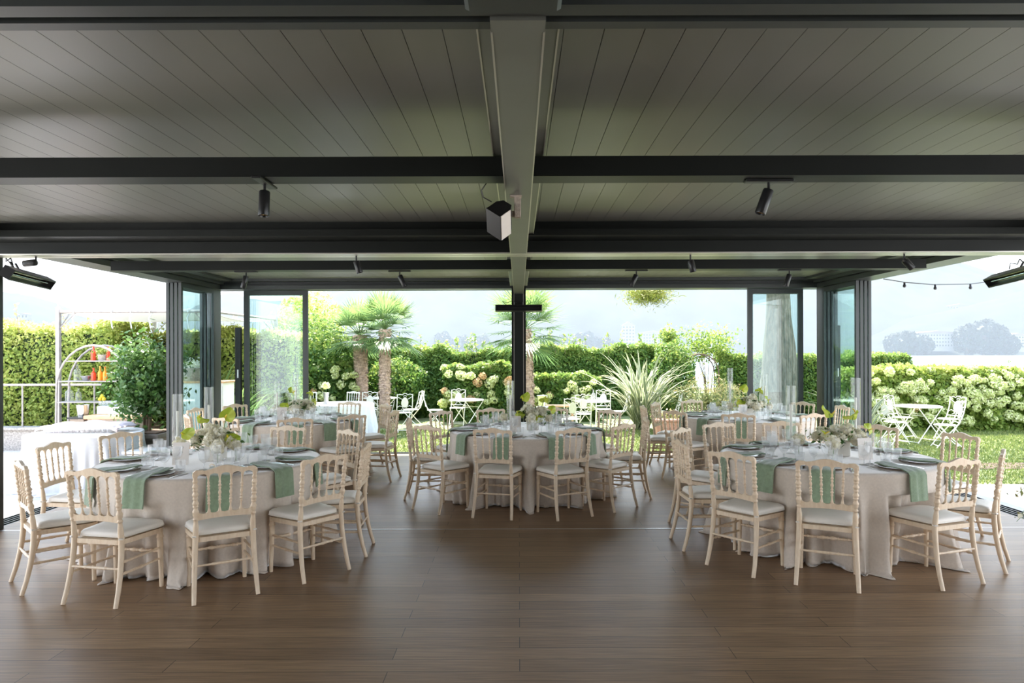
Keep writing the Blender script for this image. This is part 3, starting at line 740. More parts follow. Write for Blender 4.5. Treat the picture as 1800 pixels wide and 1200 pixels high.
def centrepiece(tn, cx, cyy, kind, seed, sx=1):
    r_ = random.Random(seed)
    t = thing('flower_arrangement', (cx, cyy, ZT), r_.uniform(-.1, .1), 'low arrangement of white blossoms and lime anthuriums on the %s table' % tn, 'flowers', 'flower centrepieces')
    MB().box(-.07, .07, -.07, .07, 0, .135, .006).build('vase', 'vase', t)
    for i in range(22):
        a = r_.uniform(0, 2*PI); r = .17*math.sqrt(r_.random()); b = link('blossom', BL[i % 4], t)
        b.location = (r*math.cos(a)*1.15, r*math.sin(a), .15+.11*(1-(r/.17)**2)*r_.uniform(.5, 1.1)+r_.uniform(0, .02)); b.rotation_euler = (r_.random()*6, r_.random()*6, r_.random()*6)
        s = r_.uniform(.7, 1.05); b.scale = (s, s, s)
    for i in range(6):
        a = r_.uniform(0, 2*PI); g = link('greenery', GREEN, t); g.location = (.12*math.cos(a), .12*math.sin(a), .15+r_.uniform(0, .07)); g.rotation_euler = (0, 0, a)
    for i, (x, y, z, rx, ry) in enumerate(((-.17*sx, -.10, .20, 1.0, .3), (.22*sx, -.08, .24, 1.1, -.3), (.14*sx, .02, .36, .5, .5), (-.10*sx, -.02, .38, .7, -.6), (.05, -.16, .15, 1.2, .1))[:r_.choice((4, 5))]):
        MB().tube([(x*.3, y*.3, .1), (x*.75, y*.75, z*.7), (x, y, z-.004)], .003, 6).build('stem', 'pom_stem', t, True)
        s = link('spathe', ANTH, t); s.location = (x, y, z); s.rotation_euler = (rx, ry, r_.random()*3)
        k_ = r_.uniform(.85, 1.15); s.scale = (k_, k_, k_); link('spadix', SPAD, s)
    pm = link('pompom', POM, t); pm.location = (-.06*sx, -.165, .15)
    return t
M['pom_stem'] = mat('flower_stem', (.12, .25, .06), .6)
def bud_vase(x, y, tn, n, lab):
    t = thing('bud_vase', (x, y, ZT), 0, lab, 'vase', 'crystal bud vases')
    MB().lathe([(.001, 0), (.030, 0), (.033, .01), (.038, .125), (.035, .125), (.030, .015), (.001, .012)], 12, cap=False).build('vase', 'crystal', t)
    b = link('blossom', BL[n % 4], t); b.location = (0, 0, .15)
    MB().tube([(0, 0, .02), (0, 0, .13)], .003, 6).build('stem', 'pom_stem', t)
def card(x, y, rz, kind, tn):
    t = thing('table_card', (x, y, ZT), rz, 'cream card with handwritten monogram leaning upright on the %s table' % tn, 'card', 'monogrammed table cards')
    R = Matrix.Rotation(-.14, 4, 'X')
    MB().box(-.065, .065, 0, .003, 0, .185).xf(R).build('card_sheet', 'card', t)
    c = script_curve(kind); q = []
    for i in range(len(c)-1):
        for j in range(4):
            a, b = c[i], c[i+1]; f = j/4; q.append((a[0]+(b[0]-a[0])*f, -.0012, .105+a[1]+(b[1]-a[1])*f))
    q.append((c[-1][0], -.0012, .105+c[-1][1]))
    MB().tube(q, .0011, 5).xf(R).build('monogram', 'ink', t)
def candle(x, y, ztop, tn, lab):
    H = ztop-ZT; b = .13
    t = thing('hurricane_candle', (x, y, ZT), 0, lab, 'candle', 'tall glass hurricane candles')
    MB().lathe([(.001, 0), (.045, 0), (.045, .006), (.012, .016), (.008, .03), (.014, .045), (.008, .06), (.015, .085), (.010, b-.02), (.034, b-.006), (.036, b), (.001, b)], 14, cap=False).build('candlestick', 'crystal', t)
    MB().lathe([(.0110, b), (.0110, H*.72), (.007, H*.725), (.001, H*.725)], 12).build('candle', 'wax', t, True)
    MB().tube([(0, 0, H*.72), (.001, 0, H*.74)], .001, 5).build('wick', 'black', t)
    MB().lathe([(.043, b+.001), (.043, H), (.040, H), (.040, b+.001)], 24, cap=False).build('glass_cylinder', 'tube', t, True)
ZT += .001
for tn, sx, kd in (('front left', -1, 0), ('middle', 1, 1), ('front right', 1, 1), ('back left', 1, 0), ('back right', 1, 1)):
    cx, cyy = TABLES[tn]['c']
    centrepiece(tn, cx+{'front left': .03, 'front right': .12, 'middle': .08}.get(tn, .05), cyy, 0, hash(tn) % 7 if False else len(tn)*3+kd, sx)
    card(cx+{'front left': -.16, 'front right': .24}.get(tn, -.12), cyy-.24, .12, kd, tn)
    for i, (dx, dy, wds) in enumerate(((-.26, -.05, 'left of'), (.27, -.16, 'right of'), (.06, -.26, 'in front of'))):
        if tn.startswith('front') and i == 2: dx = -.05 if tn == 'front right' else .16
        bud_vase(cx+dx, cyy+dy, tn, i, 'white bloom in a crystal vase, %s flowers, %s table' % (wds, tn))
for tn, x, y, z, wd in (('front left', -3.10, 6.2, 1.32, 'nearer'), ('front left', -2.93, 6.45, 1.37, 'farther'), ('back left', -3.33, 9.4, 1.29, 'left'), ('back left', -3.20, 9.8, 1.37, 'right'),
        ('middle', -.10, 7.9, 1.36, 'only'), ('front right', 2.47, 6.2, 1.38, 'left'), ('front right', 3.18, 6.45, 1.44, 'right'), ('back right', 3.03, 9.8, 1.45, 'left'), ('back right', 3.53, 9.8, 1.36, 'right')):
    candle(x, y, z, tn, '%s tall glass cylinder with a white taper candle on the %s table' % (wd, tn))
# gold clip stand and metal vase seen on the tables
t = thing('place_marker', (-2.42, 5.38, ZT), 0, 'small gold ring marker standing on the near edge of the front left table', 'marker')
MB().lathe([(.001, 0), (.017, 0), (.017, .012), (.001, .014)], 14).build('base', 'gold', t, True)
MB().tube([(.0, 0, .012), (0, 0, .02)]+[(.018*math.sin(a/12*2*PI), 0, .038-.018*math.cos(a/12*2*PI)) for a in range(13)], .0018, 6).build('ring', 'gold', t, True)
for (x, y, s, lab) in ((-3.05, 7.30+1.62, 1, 'grey filled glass jar near the front edge of the back left table'),):
    t = thing('glass_jar', (x, y, ZT), 0, lab, 'jar')
    MB().lathe([(.001, 0), (.034, 0), (.036, .09), (.001, .09)], 18).build('filling', 'wicker', t, True)
    MB().lathe([(.037, 0), (.039, .13), (.036, .135)], 18, cap=False).build('jar_glass', 'tube', t, True)

# ------------------------------------------------------------ outside ground
GZ = -.25
struct('lawn', MB().box(-40, 40, 11.565, 34, -.6, GZ-.012), 'lawn', 'green lawn between the pavilion and the hedge', 'lawn')
m = MB().box(-16, -5.31, -9, 13.6, -.6, GZ)
struct('patio', m, 'stone', 'pale stone terrace outside the left opening', 'terrace')
m = MB().box(5.31, 20, -9, 9.9, -.6, GZ+.0)
struct('patio', m, 'stone', 'pale stone terrace outside the right opening', 'terrace')
struct('path', MB().box(5.31, 20, 9.9, 11.565, -.6, GZ-.004), 'lawn', 'strip of lawn beside the right terrace', 'lawn')
def grass(name, x0, x1, y0, y1, n, lab):
    P = np.stack([rng.uniform(x0, x1, n), rng.uniform(y0, y1, n), np.full(n, GZ-.008)], 1)
    h = rng.uniform(.02, .045, n)[:, None]; a = rng.uniform(0, 2*PI, n); W_ = np.stack([np.cos(a), np.sin(a), 0*a], 1)*.010
    tip = P+np.stack([rng.normal(0, .012, n), rng.normal(0, .012, n), h[:, 0]], 1)
    V = np.stack([P-W_, P+W_, tip+W_*.2, tip-W_*.2], 1).reshape(-1, 3); i = np.arange(n)[:, None]*4
    o = link(name, np_mesh(name, V, np.concatenate([i, i+1, i+2, i+3], 1), 'grass', rng.uniform(0, 1, n))); tag(o, lab, 'grass', None, 'stuff')
grass('grass', -6, 7, 11.58, 17, 60000, 'short grass blades of the lawn beyond the garden opening')
grass('grass', 5.35, 14, 9.92, 16.5, 60000, 'short sunlit grass by the bistro tables on the right')
m = MB().box(6.6, 14, 11.15, 11.75, -.25, GZ+.008)
struct('path', m, 'soil', 'strip of bare brown earth crossing the grass on the right', 'path')

# ------------------------------------------------------------ hedges and shrubs
def foliage_box(x0, x1, y0, y1, z0, z1, n, size, mt, wav=.12, parent=None, name='foliage', seed=1, sun_top_tint=.35, base_tint=0, shell=.22, aspect=.55):
    g = np.random.default_rng(seed)
    face = g.choice(4, n, p=[.52, .34, .07, .07]); u = g.uniform(0, 1, n); v = g.uniform(0, 1, n); dpt = g.uniform(0, shell, n)
    X = x0+(x1-x0)*u; Z = z0+(z1-z0)*v; Yy = np.full(n, y0)+dpt; N = np.tile([0, -1., .25], (n, 1))
    t = face == 1; Yy[t] = y0+(y1-y0)*v[t]; Z[t] = z1-dpt[t]; N[t] = [0, -.2, 1]
    t = face == 2; X[t] = x0+dpt[t]; Yy[t] = y0+(y1-y0)*u[t]; N[t] = [-1, 0, .2]
    t = face == 3; X[t] = x1-dpt[t]; Yy[t] = y0+(y1-y0)*u[t]; N[t] = [1, 0, .2]
    hh = (Z-z0)/(z1-z0)
    off = wav*(np.sin(X*2.3+seed)+.6*np.sin(X*5.1+Z*3+seed)+.5*np.sin(X*9+seed*2))
    Yy -= off*.7*(1-.4*hh); Z += off*.6*hh+g.normal(0, .03, n)*hh
    Yy += ((Z-z0)/(z1-z0))**4*.15
    P = np.stack([X, Yy, Z], 1)
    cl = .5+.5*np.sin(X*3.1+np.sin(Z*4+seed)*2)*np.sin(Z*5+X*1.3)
    tint = base_tint+g.uniform(0, .55, n)+.2*cl+sun_top_tint*np.clip((hh-.75)*4, 0, 1)  # tint rises towards the top, sunlight put into the leaf colour
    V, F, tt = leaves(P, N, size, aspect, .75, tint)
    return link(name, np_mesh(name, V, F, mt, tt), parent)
def hedge(name, x0, x1, y0, y1, z0, z1, n, size, mt, lab, cat='hedge', sprigs=0, grp=None, **k):
    t = thing(name, ((x0+x1)/2, y0, z0), 0, lab, cat, grp)
    def sh(o): o.location = (-(x0+x1)/2, -y0, -z0); return o
    sh(MB().box(x0+.12, x1-.12, y0+.24, y1-.15, z0, z1-.2).build('dark_core', 'core', t))  # solid dark box added to stop see-through, no modelled branches
    sh(foliage_box(x0, x1, y0, y1, z0, z1, n, size, mt, parent=t, **k))
    if sprigs:
        m = MB(); P = []
        for i in range(sprigs):
            x = random.uniform(x0, x1); y = random.uniform(y0, y1); h = random.uniform(.1, .5); lean = random.uniform(-.1, .1)
            m.tube([(x, y, z1-.2), (x+lean, y, z1+h)], [.006, .002], 5)
            for q in range(int(10+h*26)):
                f = random.random(); P.append((x+lean*f+random.uniform(-.05, .05), y+random.uniform(-.05, .05), z1-.1+(h+.12)*f))
        sh(m.build('sprig', 'twig', t)); P = np.array(P)
        V, F, tt = leaves(P, np.tile([0, -.4, 1.], (len(P), 1)), size, .5, .8, rng.uniform(.4, 1, len(P)))
        sh(link('sprig_leaves', np_mesh('sprig_leaves', V, F, mt, tt), t))
    return t
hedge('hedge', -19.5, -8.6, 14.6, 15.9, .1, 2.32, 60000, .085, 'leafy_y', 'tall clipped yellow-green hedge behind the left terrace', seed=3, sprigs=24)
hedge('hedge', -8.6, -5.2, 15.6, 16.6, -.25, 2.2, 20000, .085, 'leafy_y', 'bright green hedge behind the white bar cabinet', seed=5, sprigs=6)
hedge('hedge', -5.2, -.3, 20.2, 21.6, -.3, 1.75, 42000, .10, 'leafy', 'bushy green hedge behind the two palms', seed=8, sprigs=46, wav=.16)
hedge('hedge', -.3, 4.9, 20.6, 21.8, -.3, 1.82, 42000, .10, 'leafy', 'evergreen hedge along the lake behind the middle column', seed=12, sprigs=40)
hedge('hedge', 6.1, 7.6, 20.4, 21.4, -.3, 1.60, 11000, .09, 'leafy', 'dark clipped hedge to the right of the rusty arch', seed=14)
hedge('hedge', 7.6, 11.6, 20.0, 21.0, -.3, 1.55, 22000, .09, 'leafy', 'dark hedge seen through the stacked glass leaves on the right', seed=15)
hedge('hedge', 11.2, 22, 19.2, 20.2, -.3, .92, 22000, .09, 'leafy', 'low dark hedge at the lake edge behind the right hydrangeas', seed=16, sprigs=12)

# stone kerb of the left bed
m = MB().box(-18, -8.2, 13.6, 13.95, -.3, .15, .015).box(-18, -8.2, 13.56, 13.99, .15, .20, .01)
struct('retaining_kerb', m, 'rough_stone', 'low grey stone wall below the left hedge', 'stone wall')
struct('planting_bed', MB().box(-19.5, -8.2, 13.96, 16.5, -.5, .10), 'soil', 'raised soil bed under the left hedge', 'flower bed')

def shrub(name, c, rad, n, size, mt, lab, cat='shrub', stems=7, trunk=None, aspect=.55, seed=1, grp=None, dens=.55, clumps=0):
    """loose rounded bush: foliage in an ellipsoid, with stems"""
    g = np.random.default_rng(seed); t = thing(name, (c[0], c[1], c[2]), 0, lab, cat, grp)
    zc = (trunk or 0)+rad[2]
    if clumps:
        cc = unit(g.normal(0, 1, (clumps, 3)))*g.uniform(.3, .85, (clumps, 1)); d = cc[g.integers(0, clumps, n)]+g.normal(0, .20, (n, 3))
        N = d+np.array([0, 0, .3])
    else:
        d = unit(g.normal(0, 1, (n, 3)))*(g.uniform(0, 1, (n, 1))**(dens*.6)); N = d
    rr = 1+.13*np.sin(d[:, :1]*5+seed)*np.cos(d[:, 2:]*6+seed)
    P = d*rr*np.array(rad)+np.array([0, 0, zc])
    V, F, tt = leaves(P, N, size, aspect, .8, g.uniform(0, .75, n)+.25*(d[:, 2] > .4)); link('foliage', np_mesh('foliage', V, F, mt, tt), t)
    r_ = random.Random(seed)
    m = MB()
    for i in range(stems):
        a = r_.uniform(0, 2*PI); q = r_.uniform(.3, .85)
        m.tube([(0.04*math.cos(a), .04*math.sin(a), 0), (.12*rad[0]*math.cos(a), .12*rad[1]*math.sin(a), zc*.5), (q*rad[0]*math.cos(a), q*rad[1]*math.sin(a), zc+rad[2]*r_.uniform(-.2, .6))], [.018, .012, .004], 6)
    m.build('stem', 'twig', t, True)
    return t
# flower heads for hydrangeas
HY = []
for i in range(3):
    V, F, tt = petals_ball(1.0, 150, .42, 80+i, .85); HY.append(np_mesh('flower_head', V, F, 'hyd' if i < 2 else 'hyd_rust', tt))
def hydrangea(x0, x1, y, z0, z1, n, heads, lab, hs=.085, seed=1, depth=.9, hi=.25, rust=.12, mt='leafy'):
    t = thing('hydrangea_bush', ((x0+x1)/2, y, z0), 0, lab, 'hydrangea', 'hydrangea bushes in bloom'); r_ = random.Random(seed)
    X0, X1 = x0-(x0+x1)/2, x1-(x0+x1)/2; H = z1-z0
    MB().box(X0+.18, X1-.18, .35, depth-.1, 0, H-.35).build('dark_core', 'core', t)  # same dark filler box behind the hydrangea leaves
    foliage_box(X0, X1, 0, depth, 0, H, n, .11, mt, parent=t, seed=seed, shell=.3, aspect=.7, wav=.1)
    for i in range(heads):
        f = r_.random(); zz = H*(hi+(1.02-hi)*r_.random()**.8); yy = r_.uniform(-.12, .02) if zz < H*.88 else r_.uniform(-.1, depth*.8)
        o = link('flower_head', HY[2 if r_.random() < rust else i % 2], t); s = hs*r_.uniform(.75, 1.25)
        o.location = (X0+(X1-X0)*f, yy, zz); o.scale = (s, s, s*r_.uniform(.85, 1.25)); o.rotation_euler = (r_.uniform(-.4, .4), r_.uniform(-.4, .4), r_.random()*6)
    return t
# right hydrangea hedge
xs = [8.2, 9.6, 11.1, 12.6, 14.2, 15.8]
wd = ['beside the right glass stack', 'behind the bistro table', 'behind the right bistro chairs', 'just past the right bistro chairs', 'at the right edge', 'beyond the right edge']
for i in range(5):
    hydrangea(xs[i], xs[i+1]+.1, 16.4+.0*i-(.6 if i > 2 else 0), GZ-.05, 1.22 if i < 4 else 1.2, 11000, 58, 'pale green hydrangea bush in the row %s' % wd[i], .105, 20+i, 1.1, .15, .02, 'leafy_m')
# middle hydrangeas in front of the hedge
hydrangea(-6.6, -4.3, 18.3, GZ, 1.35, 13000, 26, 'hydrangea bush beside the left glass stack', .115, 31, 1.0, .3, .12)
hydrangea(-2.1, -.25, 18.8, GZ, 1.30, 11000, 34, 'hydrangea bush with rusty leaves left of the middle column', .12, 32, 1.0, .3, .3)
hydrangea(.35, 2.3, 18.9, GZ, 1.0, 11000, 26, 'hydrangea bush right of the middle column', .13, 33, 1.0, .3, .05)

# shrub groups
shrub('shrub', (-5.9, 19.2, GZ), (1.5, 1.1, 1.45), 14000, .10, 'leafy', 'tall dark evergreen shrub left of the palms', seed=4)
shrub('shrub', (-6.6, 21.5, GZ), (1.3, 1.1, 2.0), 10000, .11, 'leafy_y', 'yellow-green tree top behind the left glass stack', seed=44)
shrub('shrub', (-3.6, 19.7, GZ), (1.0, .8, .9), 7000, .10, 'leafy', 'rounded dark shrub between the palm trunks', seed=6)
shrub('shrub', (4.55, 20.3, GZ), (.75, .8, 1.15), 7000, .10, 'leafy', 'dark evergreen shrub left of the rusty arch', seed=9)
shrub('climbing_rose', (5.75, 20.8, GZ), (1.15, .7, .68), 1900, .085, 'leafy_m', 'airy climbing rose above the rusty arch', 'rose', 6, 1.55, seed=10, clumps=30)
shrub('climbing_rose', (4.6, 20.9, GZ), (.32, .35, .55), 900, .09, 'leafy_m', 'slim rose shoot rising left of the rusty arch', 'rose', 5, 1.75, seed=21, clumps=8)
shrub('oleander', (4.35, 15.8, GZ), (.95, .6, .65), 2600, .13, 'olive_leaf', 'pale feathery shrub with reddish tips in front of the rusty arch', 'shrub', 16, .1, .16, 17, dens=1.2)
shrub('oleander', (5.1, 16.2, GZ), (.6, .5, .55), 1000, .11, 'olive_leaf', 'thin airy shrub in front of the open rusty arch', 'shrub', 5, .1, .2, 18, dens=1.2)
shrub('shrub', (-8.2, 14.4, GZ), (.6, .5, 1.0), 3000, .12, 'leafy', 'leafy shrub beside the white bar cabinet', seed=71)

# camellia in its planter on the terrace
P0 = px(259, 752, 11.0)
t = shrub('potted_camellia', (P0.x, 11.0, .42), (.60, .50, .74), 5200, .085, 'ficus', 'glossy leafy camellia in a brown square planter on the left terrace', 'potted plant', 9, .12, .6, 23, clumps=46)
MB().tube([(0, 0, 0), (.01, 0, .3), (-.02, 0, .7), (.03, 0, 1.2)], [.035, .03, .022, .008], 9).build('trunk', 'twig', t, True)
MB().prism([(-.33, -.33), (.33, -.33), (.33, .33), (-.33, .33)], lambda u, v, q: (u*(1 if q > -.3 else .86), v*(1 if q > -.3 else .86), q), -.67, .0).build('planter', 'planter', t)
MB().box(-.36, .36, -.36, .36, -.07, .0, .01).build('planter_rim', 'planter', t)
MB().box(-.29, .29, -.29, .29, .0, .015).build('soil', 'soil', t)

# phormium
def strap_plant(name, c, n, L, mt, lab, seed, cat='flax plant', wdt=.05):
    r_ = random.Random(seed); t = thing(name, c, 0, lab, cat); V = []; F = []; T_ = []
    for i in range(n):
        a = r_.uniform(0, 2*PI); l = L*r_.uniform(.6, 1.1); e = r_.uniform(.15, 1.15); d = Vector((math.cos(a), math.sin(a), 0)); s = Vector((-d.y, d.x, 0))
        p = Vector((r_.uniform(-.15, .15), r_.uniform(-.15, .15), 0)); k_ = 12; bend = r_.uniform(.5, 1.7); w_ = wdt*r_.uniform(.7, 1.2); tt = r_.random()
        for q in range(k_+1):
            f = q/k_; ww = w_*(1-f**2.2)*(.7+.5*f)+.002
            base = len(V); V += [p-s*ww+Vector((0, 0, ww*.3)), p-s*ww*.62, p+s*ww*.62, p+s*ww+Vector((0, 0, ww*.3))]
            if q:
                for j in range(3): F.append((base-4+j, base-3+j, base+1+j, base+j)); T_.append(.95 if j != 1 else tt*.35)
            el_ = PI/2-e*.55-bend*f*f; p = p+(d*math.cos(el_)+Vector((0, 0, math.sin(el_))))*(l/k_)
    link('foliage', np_mesh('foliage', np.array([tuple(v) for v in V]), np.array(F), mt, np.array(T_)), t); return t
strap_plant('variegated_flax', (3.05, 17.0, GZ), 120, 2.1, 'flax', 'big variegated flax with long arching striped leaves', 5)
strap_plant('yucca', (6.45, 13.0, GZ), 46, 1.5, 'flax', 'spiky yucca seen through the right side glass', 6, 'yucca', .03)
strap_plant('yucca', (-6.6, 14.6, GZ), 90, 2.0, 'palm', 'spiky strap-leaved plant behind the white bar cabinet', 7, 'yucca', .03)
strap_plant('yucca', (-5.9, 14.2, GZ), 80, 1.5, 'palm', 'lower spiky plant left of the garden glass stack', 8, 'yucca', .03)

# palms
def palm(c, h, r, n, L, lab, seed, lean=0, droop=.9):
    r_ = random.Random(seed); t = thing('fan_palm', c, 0, lab, 'palm tree', 'fan palms in the garden')
    pts = [(lean*f*f, 0, h*f) for f in [i/14 for i in range(15)]]
    MB().tube(pts, [r*(1.15 if i == 0 else .9+.12*math.sin(i*2.3)+.18*(i/14)) for i in range(15)], 14).build('trunk', 'bark', t, True)
    # fibre tufts on the trunk
    P = []; N = []
    for i in range(900):
        f = r_.random(); a = r_.uniform(0, 2*PI); P.append((lean*f*f+r*1.05*math.cos(a)*(1+.15*f), r*1.05*math.sin(a)*(1+.15*f), h*f)); N.append((math.cos(a), math.sin(a), .2))
    V, F, tt = leaves(np.array(P), np.array(N), .11, .4, .35); o = link('fibre', np_mesh('fibre', V, F, 'bark'), t)
    top = Vector((lean, 0, h))
    for i in range(n):
        q = i/n; a = i*2.399+r_.uniform(-.2, .2); e = (1.25-2.0*q)*1.0+r_.uniform(-.12, .12)    # from upright to hanging
        d = Vector((math.cos(a)*math.cos(e), math.sin(a)*math.cos(e), math.sin(e))); pl = L*r_.uniform(.75, 1.05)
        V = []; F = []; T_ = []
        s = d.cross(Vector((0, 0, 1))).normalized(); u = s.cross(d).normalized()
        b = top; e_ = top+d*pl
        for (p, q_) in ((b, .012), (e_, .008)):
            V += [tuple(p-s*q_), tuple(p+s*q_), tuple(p+u*q_)]
        F += [(0, 1, 4, 3), (1, 2, 5, 4), (2, 0, 3, 5)]; T_ += [.4]*3
        ns = 20; fl = L*r_.uniform(.95, 1.2)
        for j in range(ns):
            w_ = -1+2*j/(ns-1); ang = w_*1.55; dd = (d*math.cos(ang)+s*math.sin(ang)+u*.18*(1-abs(w_))).normalized(); ll = fl*(1-.35*abs(w_)**2)*r_.uniform(.9, 1.05)
            n_ = dd.cross(u).normalized(); b0 = len(V); mid = e_+dd*ll*.5; tip = e_+dd*ll+Vector((0, 0, -droop*ll*r_.uniform(.02, .2)))
            V += [tuple(e_+n_*.004), tuple(e_-n_*.004), tuple(mid-n_*.021), tuple(mid+n_*.021), tuple(tip-n_*.002), tuple(tip+n_*.002)]
            F += [(b0, b0+1, b0+2, b0+3), (b0+3, b0+2, b0+4, b0+5)]; tt_ = r_.random()*.6+.4*max(0, e); T_ += [tt_, tt_]  # upright fronds tinted lighter, light from above put into the colour
        link('frond', np_mesh('frond', np.array(V), np.array(F), 'palm', np.clip(np.array(T_), 0, 1)), t)
    return t
q = px(676, 660, 17.6); palm((q.x, 17.6, GZ), 2.52, .13, 38, .60, 'taller fan palm, right of the pair behind the bistro tables', 3, .02)
q = px(636, 660, 18.4); palm((q.x, 18.4, GZ), 2.38, .16, 36, .60, 'shorter thicker fan palm, left of the pair', 4, -.05)
q = px(930, 640, 18.2); palm((q.x, 18.2, GZ), 2.55, .13, 38, .74, 'fan palm standing behind the middle column', 5, -.1)

# pine
q = px(1368, 640, 16.5); X = q.x
t = thing('pine_tree', (X, 16.5, GZ), 0, 'huge rough pine trunk seen through the right glass stack', 'pine tree')
pts = []; rr = []
for i in range(16):
    f = i/15; pts.append((.05*math.sin(f*5)-.1*f, 0, 8*f)); rr.append(.44-.16*min(1, f*3)+.06*math.sin(f*9)+.10*max(0, f-.3))
m = MB().tube(pts, rr, 28)
m.v = [(x*(1+.05*math.sin(9*math.atan2(y, x)+z*3)), y*(1+.05*math.sin(9*math.atan2(y, x)+z*3)), z) for x, y, z in m.v]
m.build('trunk', 'pinebark', t, True)
MB().tube([(-.1, 0, 5.2), (-1.2, .5, 5.3), (-2.4, .9, 4.7), (-2.95, 1.0, 3.6)], [.14, .10, .06, .02], 9).build('branch', 'twig', t, True)
P = np.concatenate([np.array([[-2.95, 1.0, 3.40]])+rng.normal(0, 1, (2600, 3))*np.array([.26, .22, .13]), np.array([[-1.2, .6, 6.0]])+rng.normal(0, 1, (6000, 3))*np.array([1.6, 1.2, .5]), np.array([[2.5, -1.2, 7.4]])+rng.normal(0, 1, (16000, 3))*np.array([3.2, 2.2, .6])])
V, F, tt = leaves(P, rng.normal(0, 1, P.shape), np.where(np.arange(len(P)) < 2600, .15, .26), .12, .3); link('needles', np_mesh('needles', V, F, 'needle', tt), t)

# rusty rose arch
q = px(1229, 640, 20.2)
t = thing('garden_arch', (q.x, 20.1, GZ), 0, 'rusty round-topped metal rose arch standing open to the lake', 'arch')
for dy in (0, .45):
    pts = [(-.55, dy, 0), (-.55, dy, .9)]+[(-.55*math.cos(a*PI/12), dy, 1.3+.55*math.sin(a*PI/12)) for a in range(13)]+[(.55, dy, .9), (.55, dy, 0)]
    MB().tube(pts, .018, 8).build('hoop', 'rust_iron', t, True)
for a in range(1, 12, 2):
    x, z = -.55*math.cos(a*PI/12), 1.3+.55*math.sin(a*PI/12); MB().tube([(x, 0, z), (x, .45, z)], .009, 6).build('crossbar', 'rust_iron', t)
P = np.array([(.62+random.uniform(-.1, .16), random.uniform(0, .45), random.uniform(0, 1.5)) for _ in range(900)])
V, F, tt = leaves(P, rng.normal(0, 1, P.shape), .09, .55, .6); link('vine', np_mesh('vine', V, F, 'leafy', tt), t)

# ------------------------------------------------------------ white bistro furniture
def bistro_chair():
    t = thing('bistro_chair'); w_ = .185
    def r(n, pts, q=.009): MB().tube(pts, q, 7).build(n, 'white_iron', t, True)
    for s in (-1, 1):
        r('side_frame', [(s*w_, .24, 0), (s*w_, .05, .26), (s*w_, -.16, .50), (s*w_, -.24, .72), (s*w_, -.27, .92)], .011)
        r('leg', [(s*(w_-.02), -.26, 0), (s*(w_-.02), -.02, .22), (s*(w_-.02), .19, .445)], .010)
    r('crossbar', [(-w_, .20, .05), (w_, .20, .05)]); r('crossbar', [(-w_+.02, -.22, .05), (w_-.02, -.22, .05)]); r('crossbar', [(-w_, -.17, .52), (w_, -.17, .52)])
    m = MB().lathe([(.19, 0), (.20, .008), (.19, .018)], 24, (0, .03, .448)); m.build('seat', 'white_iron', t, True)
    r('crest_rail', [(-w_, -.27, .90), (-.12, -.275, .925), (-.06, -.275, .905), (-.03, -.275, .94), (.03, -.275, .94), (.06, -.275, .905), (.12, -.275, .925), (w_, -.27, .90)], .008)
    m = MB(); el_ = [(.085*math.sin(a/16*2*PI)*(1-.12*math.cos(a/16*2*PI)), .72+.125*math.cos(a/16*2*PI)) for a in range(16)]
    m.prism(el_, lambda u, v, q: (u, -.24-(v-.72)*.2+q, v), -.005, .005); m.build('back_panel', 'white_iron', t)
    for s in (-1, 1):
        r('scroll', [(s*w_, -.262, .87), (s*.11, -.262, .82), (s*.07, -.25, .80)], .006); r('scroll', [(s*w_, -.205, .60), (s*.12, -.21, .64), (s*.06, -.215, .62), (s*.03, -.21, .57), (s*.08, -.19, .55)], .006)
        r('scroll', [(s*.02, -.27, .85), (s*.035, -.272, .875), (s*.02, -.275, .895), (0, -.272, .88)], .005)
    return t
def bistro_table(r_=.44):
    t = thing('bistro_table')
    MB().lathe([(r_-.01, 0), (r_, .006), (r_, .018), (r_-.01, .024)], 32, (0, 0, .70)).build('tabletop', 'white_iron', t, True)
    for s in (-1, 1):
        a = .30
        MB().tube([(s*-.33, -a, 0), (s*.30, -a, .70)], .010, 7).build('leg', 'white_iron', t); MB().tube([(s*-.33, a, 0), (s*.30, a, .70)], .010, 7).build('leg', 'white_iron', t)
        MB().tube([(s*.315, -a, .02), (s*.315, a, .02)], .007, 6).build('crossbar', 'white_iron', t); MB().tube([(s*.16, -a, .54), (s*.16, a, .54)], .007, 6).build('crossbar', 'white_iron', t)
    return t
bc = bistro_chair(); bt = bistro_table(); ub = [0, 0]
def put_bc(x, y, rz, lab, sc_=1):
    o = copy_tree(bc) if ub[0] else bc; ub[0] = 1; o.location = (x, y, GZ); o.rotation_euler = (0, 0, rz); o.scale = (sc_,)*3; tag(o, lab, 'chair', 'white iron bistro chairs')
def put_bt(x, y, rz, lab, sc_=1):
    o = copy_tree(bt) if ub[1] else bt; ub[1] = 1; o.location = (x, y, GZ); o.rotation_euler = (0, 0, rz); o.scale = (sc_,)*3; tag(o, lab, 'table', 'white iron bistro tables')
S = lambda x, Y: (x-912)*Y/1200
put_bt(S(668, 18.2), 18.2, .5, 'white round folding bistro table below the palm trunks')
put_bc(S(651, 17.6), 17.55, .2, 'white bistro chair, nearer left at the table below the palms'); put_bc(S(677, 18.9), 18.95, 3.0, 'white bistro chair behind the table below the palms')
put_bc(S(709, 16.7), 16.7, .3, 'white bistro chair standing alone right of the palm table'); put_bc(S(724, 17.6), 17.6, 1.35, 'white bistro chair seen from its side, right of the palm table')
put_bt(S(820, 17.4), 17.4, .8, 'white round folding bistro table left of the middle column')
put_bc(S(803, 18.0), 18.1, 3.1, 'white bistro chair tucked behind the table left of the column'); put_bc(S(762, 17.4), 17.4, -1.4, 'white bistro chair seen from its side, left of the column table')
